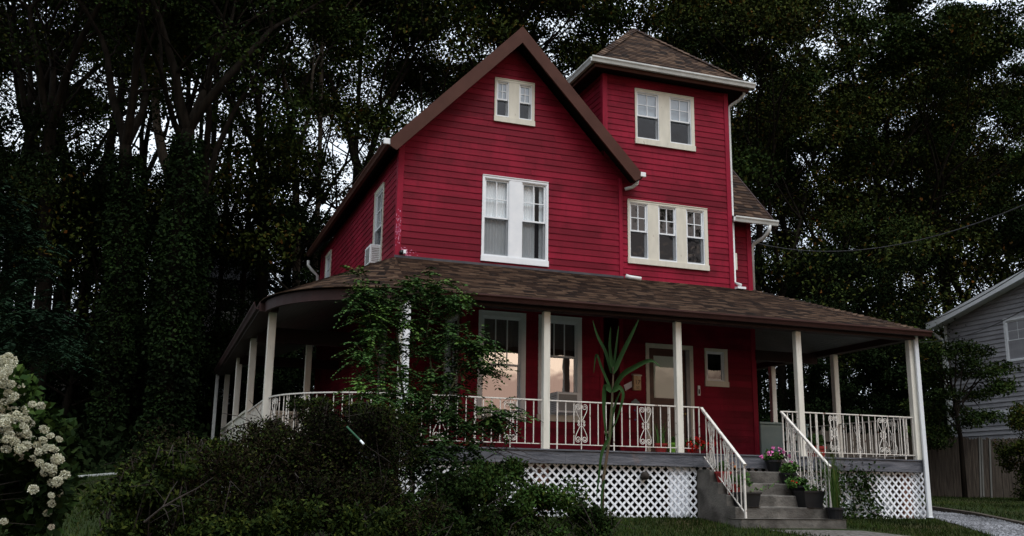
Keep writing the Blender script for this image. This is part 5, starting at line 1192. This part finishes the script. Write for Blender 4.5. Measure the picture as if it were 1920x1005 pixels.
# hydrangea
random.seed(31); rng = np.random.default_rng(31)
hy = empty('hydrangea_bush', (-6.9, -8.2, gz(-6.9, -8.2)), 'hydrangea bush covered in white flower heads at the left edge', 'bush')
fl_ = [(42, 78), (12, 110), (58, 120), (15, 150), (20, 170), (60, 185), (85, 205), (25, 205), (20, 230), (45, 270), (75, 285), (110, 265), (105, 235), (18, 345), (70, 355), (115, 350), (120, 375), (60, 390), (90, 385), (10, 395), (165, 325), (210, 335), (155, 425), (115, 425), (78, 435), (30, 440), (10, 450), (50, 445), (228, 455), (305, 505), (222, 510), (190, 535), (165, 505), (140, 480), (88, 492), (48, 480), (45, 505), (12, 505), (15, 535), (100, 530), (120, 510), (135, 540), (200, 572), (97, 595), (165, 605), (245, 545), (285, 560), (265, 550), (310, 612), (250, 625), (300, 650), (250, 655), (275, 680), (240, 650), (335, 690), (300, 710), (295, 730), (270, 730), (172, 765), (300, 783), (265, 795), (300, 820), (268, 838), (243, 887), (20, 930), (265, 958), (130, 370), (65, 100)]
fl_ += [(random.uniform(0, 60), random.uniform(85, 420)) for _ in range(34)]+[(random.uniform(20, 140), random.uniform(360, 560)) for _ in range(26)]+[(random.uniform(200, 330), random.uniform(450, 740)) for _ in range(14)]
def headmesh(mat):
    n = 340; d = rand_dirs(n, .25); P = d*np.array([.075, .075, .062])*rng.uniform(.75, 1.0, n)[:, None]; dd_ = d*.5+rng.normal(0, .6, (n, 3)); dd_ /= np.linalg.norm(dd_, axis=1)[:, None]
    V, F = leaves(P, .021, .95, dirs=dd_); return V, F
base = []
for mat in ('petal_white', 'petal_white', 'petal_pinkish'):
    V, F = headmesh(mat); o_ = fastmesh('flower_head', V, F, mat); base.append(o_)
leafc = []
for i, (zx, zy) in enumerate(fl_):
    u, v = zx/2.753, 640+zy/2.753; y = -8.55+random.uniform(-.2, .2); p = at(u, v, y); k = 2 if zy > 590 and random.random() < .3 else random.randint(0, 1)
    o_ = base[k] if not base[k].parent else base[k].copy()
    if o_ is not base[k]: COL.objects.link(o_)
    o_.parent = hy; s = random.uniform(.32, .49)*(.85 if zy > 740 else 1.0); o_.location = p-hy.location; o_.scale = (s, s, s*random.uniform(.85, 1.15)); o_.rotation_euler = (random.uniform(-.6, .6), random.uniform(-.6, .6), random.uniform(0, 6.28))
    leafc.append((p.x-.02, p.y+.16, p.z-.09))
m = MB(); 
for c in leafc[::7]: m.tube([Vector((-6.7, -8.1, gz(-6.7, -8.1))), Vector(c).lerp(Vector((-6.7, -8.1, 0)), .45)+Vector((0, 0, .1)), Vector(c)], [.007, .005, .003], 4, cap=False)
m.build('stems', 'twig', hy)
body = [A(u, v, -7.85) for u, v in [(20, 760), (50, 800), (20, 830), (60, 860), (30, 890), (70, 880), (40, 930), (70, 930), (90, 830), (10, 740), (-20, 780), (-20, 860), (-30, 920), (60, 960), (90, 900)]]
P = np.concatenate([clump_points(3200, leafc, [.10]*len(leafc), .8, .1), clump_points(16000, body, [.24]*len(body), .9, .1)]); V, F = leaves(P, .075, .6); fastmesh('foliage', V, F, 'leaf_shrub', hy)

# ---------------------------------------------------------------- right side: fence, grey house, small trees, wires
FY = 10.2
fe = empty('wooden_fence', (21, FY, gz(21, FY)), 'tall weathered board fence behind the right lawn', 'fence')
m = MB(); x = 12.5
while x < 33:
    wb = random.uniform(.12, .16); h = 2.05+random.uniform(-.05, .05); g0 = .38
    m.prism([(x, FY+random.uniform(0, .02), g0), (x+wb-.008, FY+random.uniform(0, .02), g0), (x+wb-.008, FY+.01, g0+h-.05), (x+wb*.5, FY+.01, g0+h), (x, FY+.01, g0+h-.05)], (0, .02, 0)); x += wb
m.build('boards', 'fence_wood', fe); MB().box((12.5, FY+.04, .8), (33, FY+.09, .9)).box((12.5, FY+.04, 2.0), (33, FY+.09, 2.1)).build('rails', 'fence_wood', fe)
for u0, u1, sl_ in ((1837, 1840, 0), (1841, 1845, 0), (1856, 1860, 0)):
    p0, p1 = at(u0, 820, FY-.04), at(u1, 932, FY-.04)
    MB().prism([(p0.x-.032, FY-.03, 2.42), (p0.x+.032, FY-.03, 2.42), (p1.x+.035, FY-.03, .40), (p1.x-.035, FY-.03, .40)], (0, .02, 0)).build('white_board', 'ceiling_paint', fe)
sb = MB()
for i in range(7): xx = 22.1+i*.35; sb.lathe((xx, FY-.3+random.uniform(-.1, .1), .30), [(0, 0), (.2, 0), (.17, .09), (.05, .13), (0, .13)], 7)
tag(sb.build('edging_stones', 'concrete'), 'row of pale low stones at the foot of the board fence', 'stones')

nh = empty('grey_house', (30, 8, 0), 'weathered grey clapboard neighbour house with white trim at the right edge', 'house')
NX = 25.; TN = LT(NX); nye, nze = 14.9, 7.40; nys = .245
nz_ = lambda y: nze+(nye-y)*nys if y > 6.5 else nze+(nye-6.5)*nys-(6.5-y)*nys
wy0, wy1, wz0, wz1 = 10.3, 11.95, 5.38, 7.0
def nout(z):
    if z <= nze: return (-2, nye)
    return (6.5-(nz_(6.5)-z)/nys, 6.5+(nz_(6.5)-z)/nys)
siding(TN, nout, .2, nz_(6.5)-.05, [(wy0, wy1, wz0, wz1), (8.0, 9.4, 1.9, 3.3)], 'wall', 'grey_siding', nh, exp=.17, brk=(nze,), seams=True, lap=.034)
MB().box((NX+.02, -2, .2), (33, nye, nze)).build('wall', 'grey_siding', nh)
_h = house; house = nh
window(TN, 'n', wy0, wy1, wz0, wz1, [(wy0+.1, wy1-.1)], 'white_paint', .06, cols=3, rows=2, head=.09, screen=False, glass='glass_soft', depth=.4); window(TN, 'n', 8.0, 9.4, 1.9, 3.3, [(8.1, 9.3)], 'white_paint', .06, cols=2, rows=1, head=.09, screen=False, glass='glass_soft', depth=.4)
MB().prism([(NX-.55, nye+.45, nz_(nye+.45)+.02), (NX-.55, 6.5, nz_(6.5)+.02), (NX-.55, 6.5, nz_(6.5)-.26), (NX-.55, nye+.3, nz_(nye+.3)-.26), (NX-.55, nye+.45, nz_(nye+.45)-.18)], (.04, 0, 0)).build('rake_board', 'white_paint', nh)
MB().poly([(NX-.52, nye+.42, nz_(nye+.42)-.2), (NX-.52, 6.5, nz_(6.5)-.2), (NX+.02, 6.5, nz_(6.5)-.2), (NX+.02, nye+.42, nz_(nye+.42)-.2)]).build('soffit', 'white_paint', nh)
ruled_roof([(NX-.55, nye+.47, nz_(nye+.47)+.03), (33, nye+.47, nz_(nye+.47)+.03)], [(NX-.55, 6.5, nz_(6.5)+.05), (33, 6.5, nz_(6.5)+.05)], 'roof', 'far_roof', nh, exp=.5)
MB().box((NX-.04, nye-.10, .2), (NX+.04, nye+.02, nze)).build('corner_board', 'white_paint', nh)
MB().tube([Vector((NX-.45, nye+.5, nze-.25)), Vector((NX-.3, nye+.4, nze-.45)), Vector((NX-.1, nye+.12, nze-.75)), Vector((NX-.1, nye+.08, nze-1.0)), Vector((NX-.1, nye+.08, .5))], .07, 8).build('downspout', 'gutter_white', nh, smooth=True)
MB().box((NX-.07, 2, 3.45), (NX-.01, nye-1.5, 3.62)).build('trim_band', 'white_paint', nh)
house = _h

# small tree before the grey house and a bush
st = empty('small_tree', (POS(1770, 9), 9, gz(19, 9)), 'small layered leafy tree in front of the grey house corner', 'tree')
m = MB(); b0 = Vector((POS(1790, 9), 9, gz(19, 9))); top_ = Vector((b0.x-.2, 9, 4.2)); m.tube([b0, b0.lerp(top_, .5)+Vector((.12, 0, 0)), top_], [.09, .07, .04], 7, cap=False)
cl_ = []
for u, v in [(1740, 650), (1780, 665), (1820, 680), (1850, 700), (1880, 720), (1800, 700), (1760, 700), (1730, 720), (1770, 740), (1830, 740), (1870, 730), (1790, 770), (1740, 780), (1820, 790), (1770, 810), (1735, 690), (1850, 780), (1720, 760), (1800, 650), (1835, 660), (1755, 830), (1725, 810), (1880, 690)]:
    c = at(u, v, 9+random.uniform(-.8, .8)); cl_.append(tuple(c)); m.tube([top_.lerp(b0, random.uniform(0, .5)), top_.lerp(c, .6)+Vector((0, 0, .1)), c], [.03, .02, .006], 5, cap=False)
m.build('trunk', 'bark', st, smooth=True); P = clump_points(13000, cl_, [.60]*len(cl_), .40, .05); V, F = leaves(P, .10, .55); fastmesh('crown', V, F, 'leaf_forest', st)
shrub('yellow_green_bush', [(A(1915, 860, 7.5), (.75, .7, .75)), (A(1925, 790, 7.5), (.7, .6, .6)), (A(1935, 920, 7.3), (.6, .6, .6))], 8000, .10, 'leaf_autumn', 'yellowing bush before the fence at the right edge', 'bush')
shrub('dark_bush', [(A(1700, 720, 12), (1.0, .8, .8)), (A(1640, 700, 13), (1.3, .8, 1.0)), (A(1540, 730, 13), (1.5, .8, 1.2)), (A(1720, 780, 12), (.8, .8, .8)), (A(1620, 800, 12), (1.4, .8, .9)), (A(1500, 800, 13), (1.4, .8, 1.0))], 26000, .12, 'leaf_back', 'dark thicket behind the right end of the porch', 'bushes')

def wire(name, a, b, sag, r, label, mat='wire'):
    a, b = Vector(a), Vector(b); m = MB(); m.tube([a.lerp(b, t/24)+Vector((0, 0, -sag*4*(t/24)*(1-t/24))) for t in range(25)], r, 5); tag(m.build(name, mat), label, 'cable')
wire('power_line', A(1405, 452, 9.0), A(1990, 352, -2), .75, .013, 'power line sagging from behind the red wing to the right edge', 'wire')
wire('power_line', A(1733, 607, 9), A(1960, 480, 0), .12, .014, 'thin cable crossing the upper gable of the grey house')
wire('power_line', A(1700, 640, 9), A(1960, 556, 0), .35, .011, 'lower thin cable passing the grey house window')

# houses glimpsed through the trees on the left
def far_house(x0, x1, y, z0, z1, mat, label, wins):
    e = empty('far_house', ((x0+x1)/2, y, z0), label, 'house'); MB().box((x0, y, z0-2), (x1, y+6, z1)).build('wall', mat, e)
    MB().prism([(x0-.4, y-.5, z1), (x0-.4, y+3, z1+2.2), (x0-.4, y+6.5, z1)], (x1-x0+.8, 0, 0)).build('roof', 'far_roof', e)
    for a, z in wins:
        f = MB().box((a-.5, y-.06, z-.7), (a+.5, y-.004, z+.7)).build('window', 'white_paint', e); MB().box((a-.42, y-.075, z-.62), (a+.42, y-.064, z-.03)).box((a-.42, y-.075, z+.03), (a+.42, y-.064, z+.62)).build('pane', 'black_plastic', f)
far_house(POS(325, 34), POS(480, 34), 34, 3.5, at(400, 525, 34).z, 'grey_siding', 'grey house glimpsed between the trees left of the porch', [(POS(412, 34), at(410, 545, 34).z-.4), (POS(375, 34), at(410, 545, 34).z-2.8)])
far_house(POS(-20, 36), POS(165, 36), 36, 3.5, at(150, 650, 36).z, 'pale_stucco', 'pale low building glimpsed behind the hydrangea', [(POS(80, 36), at(150, 700, 36).z)])
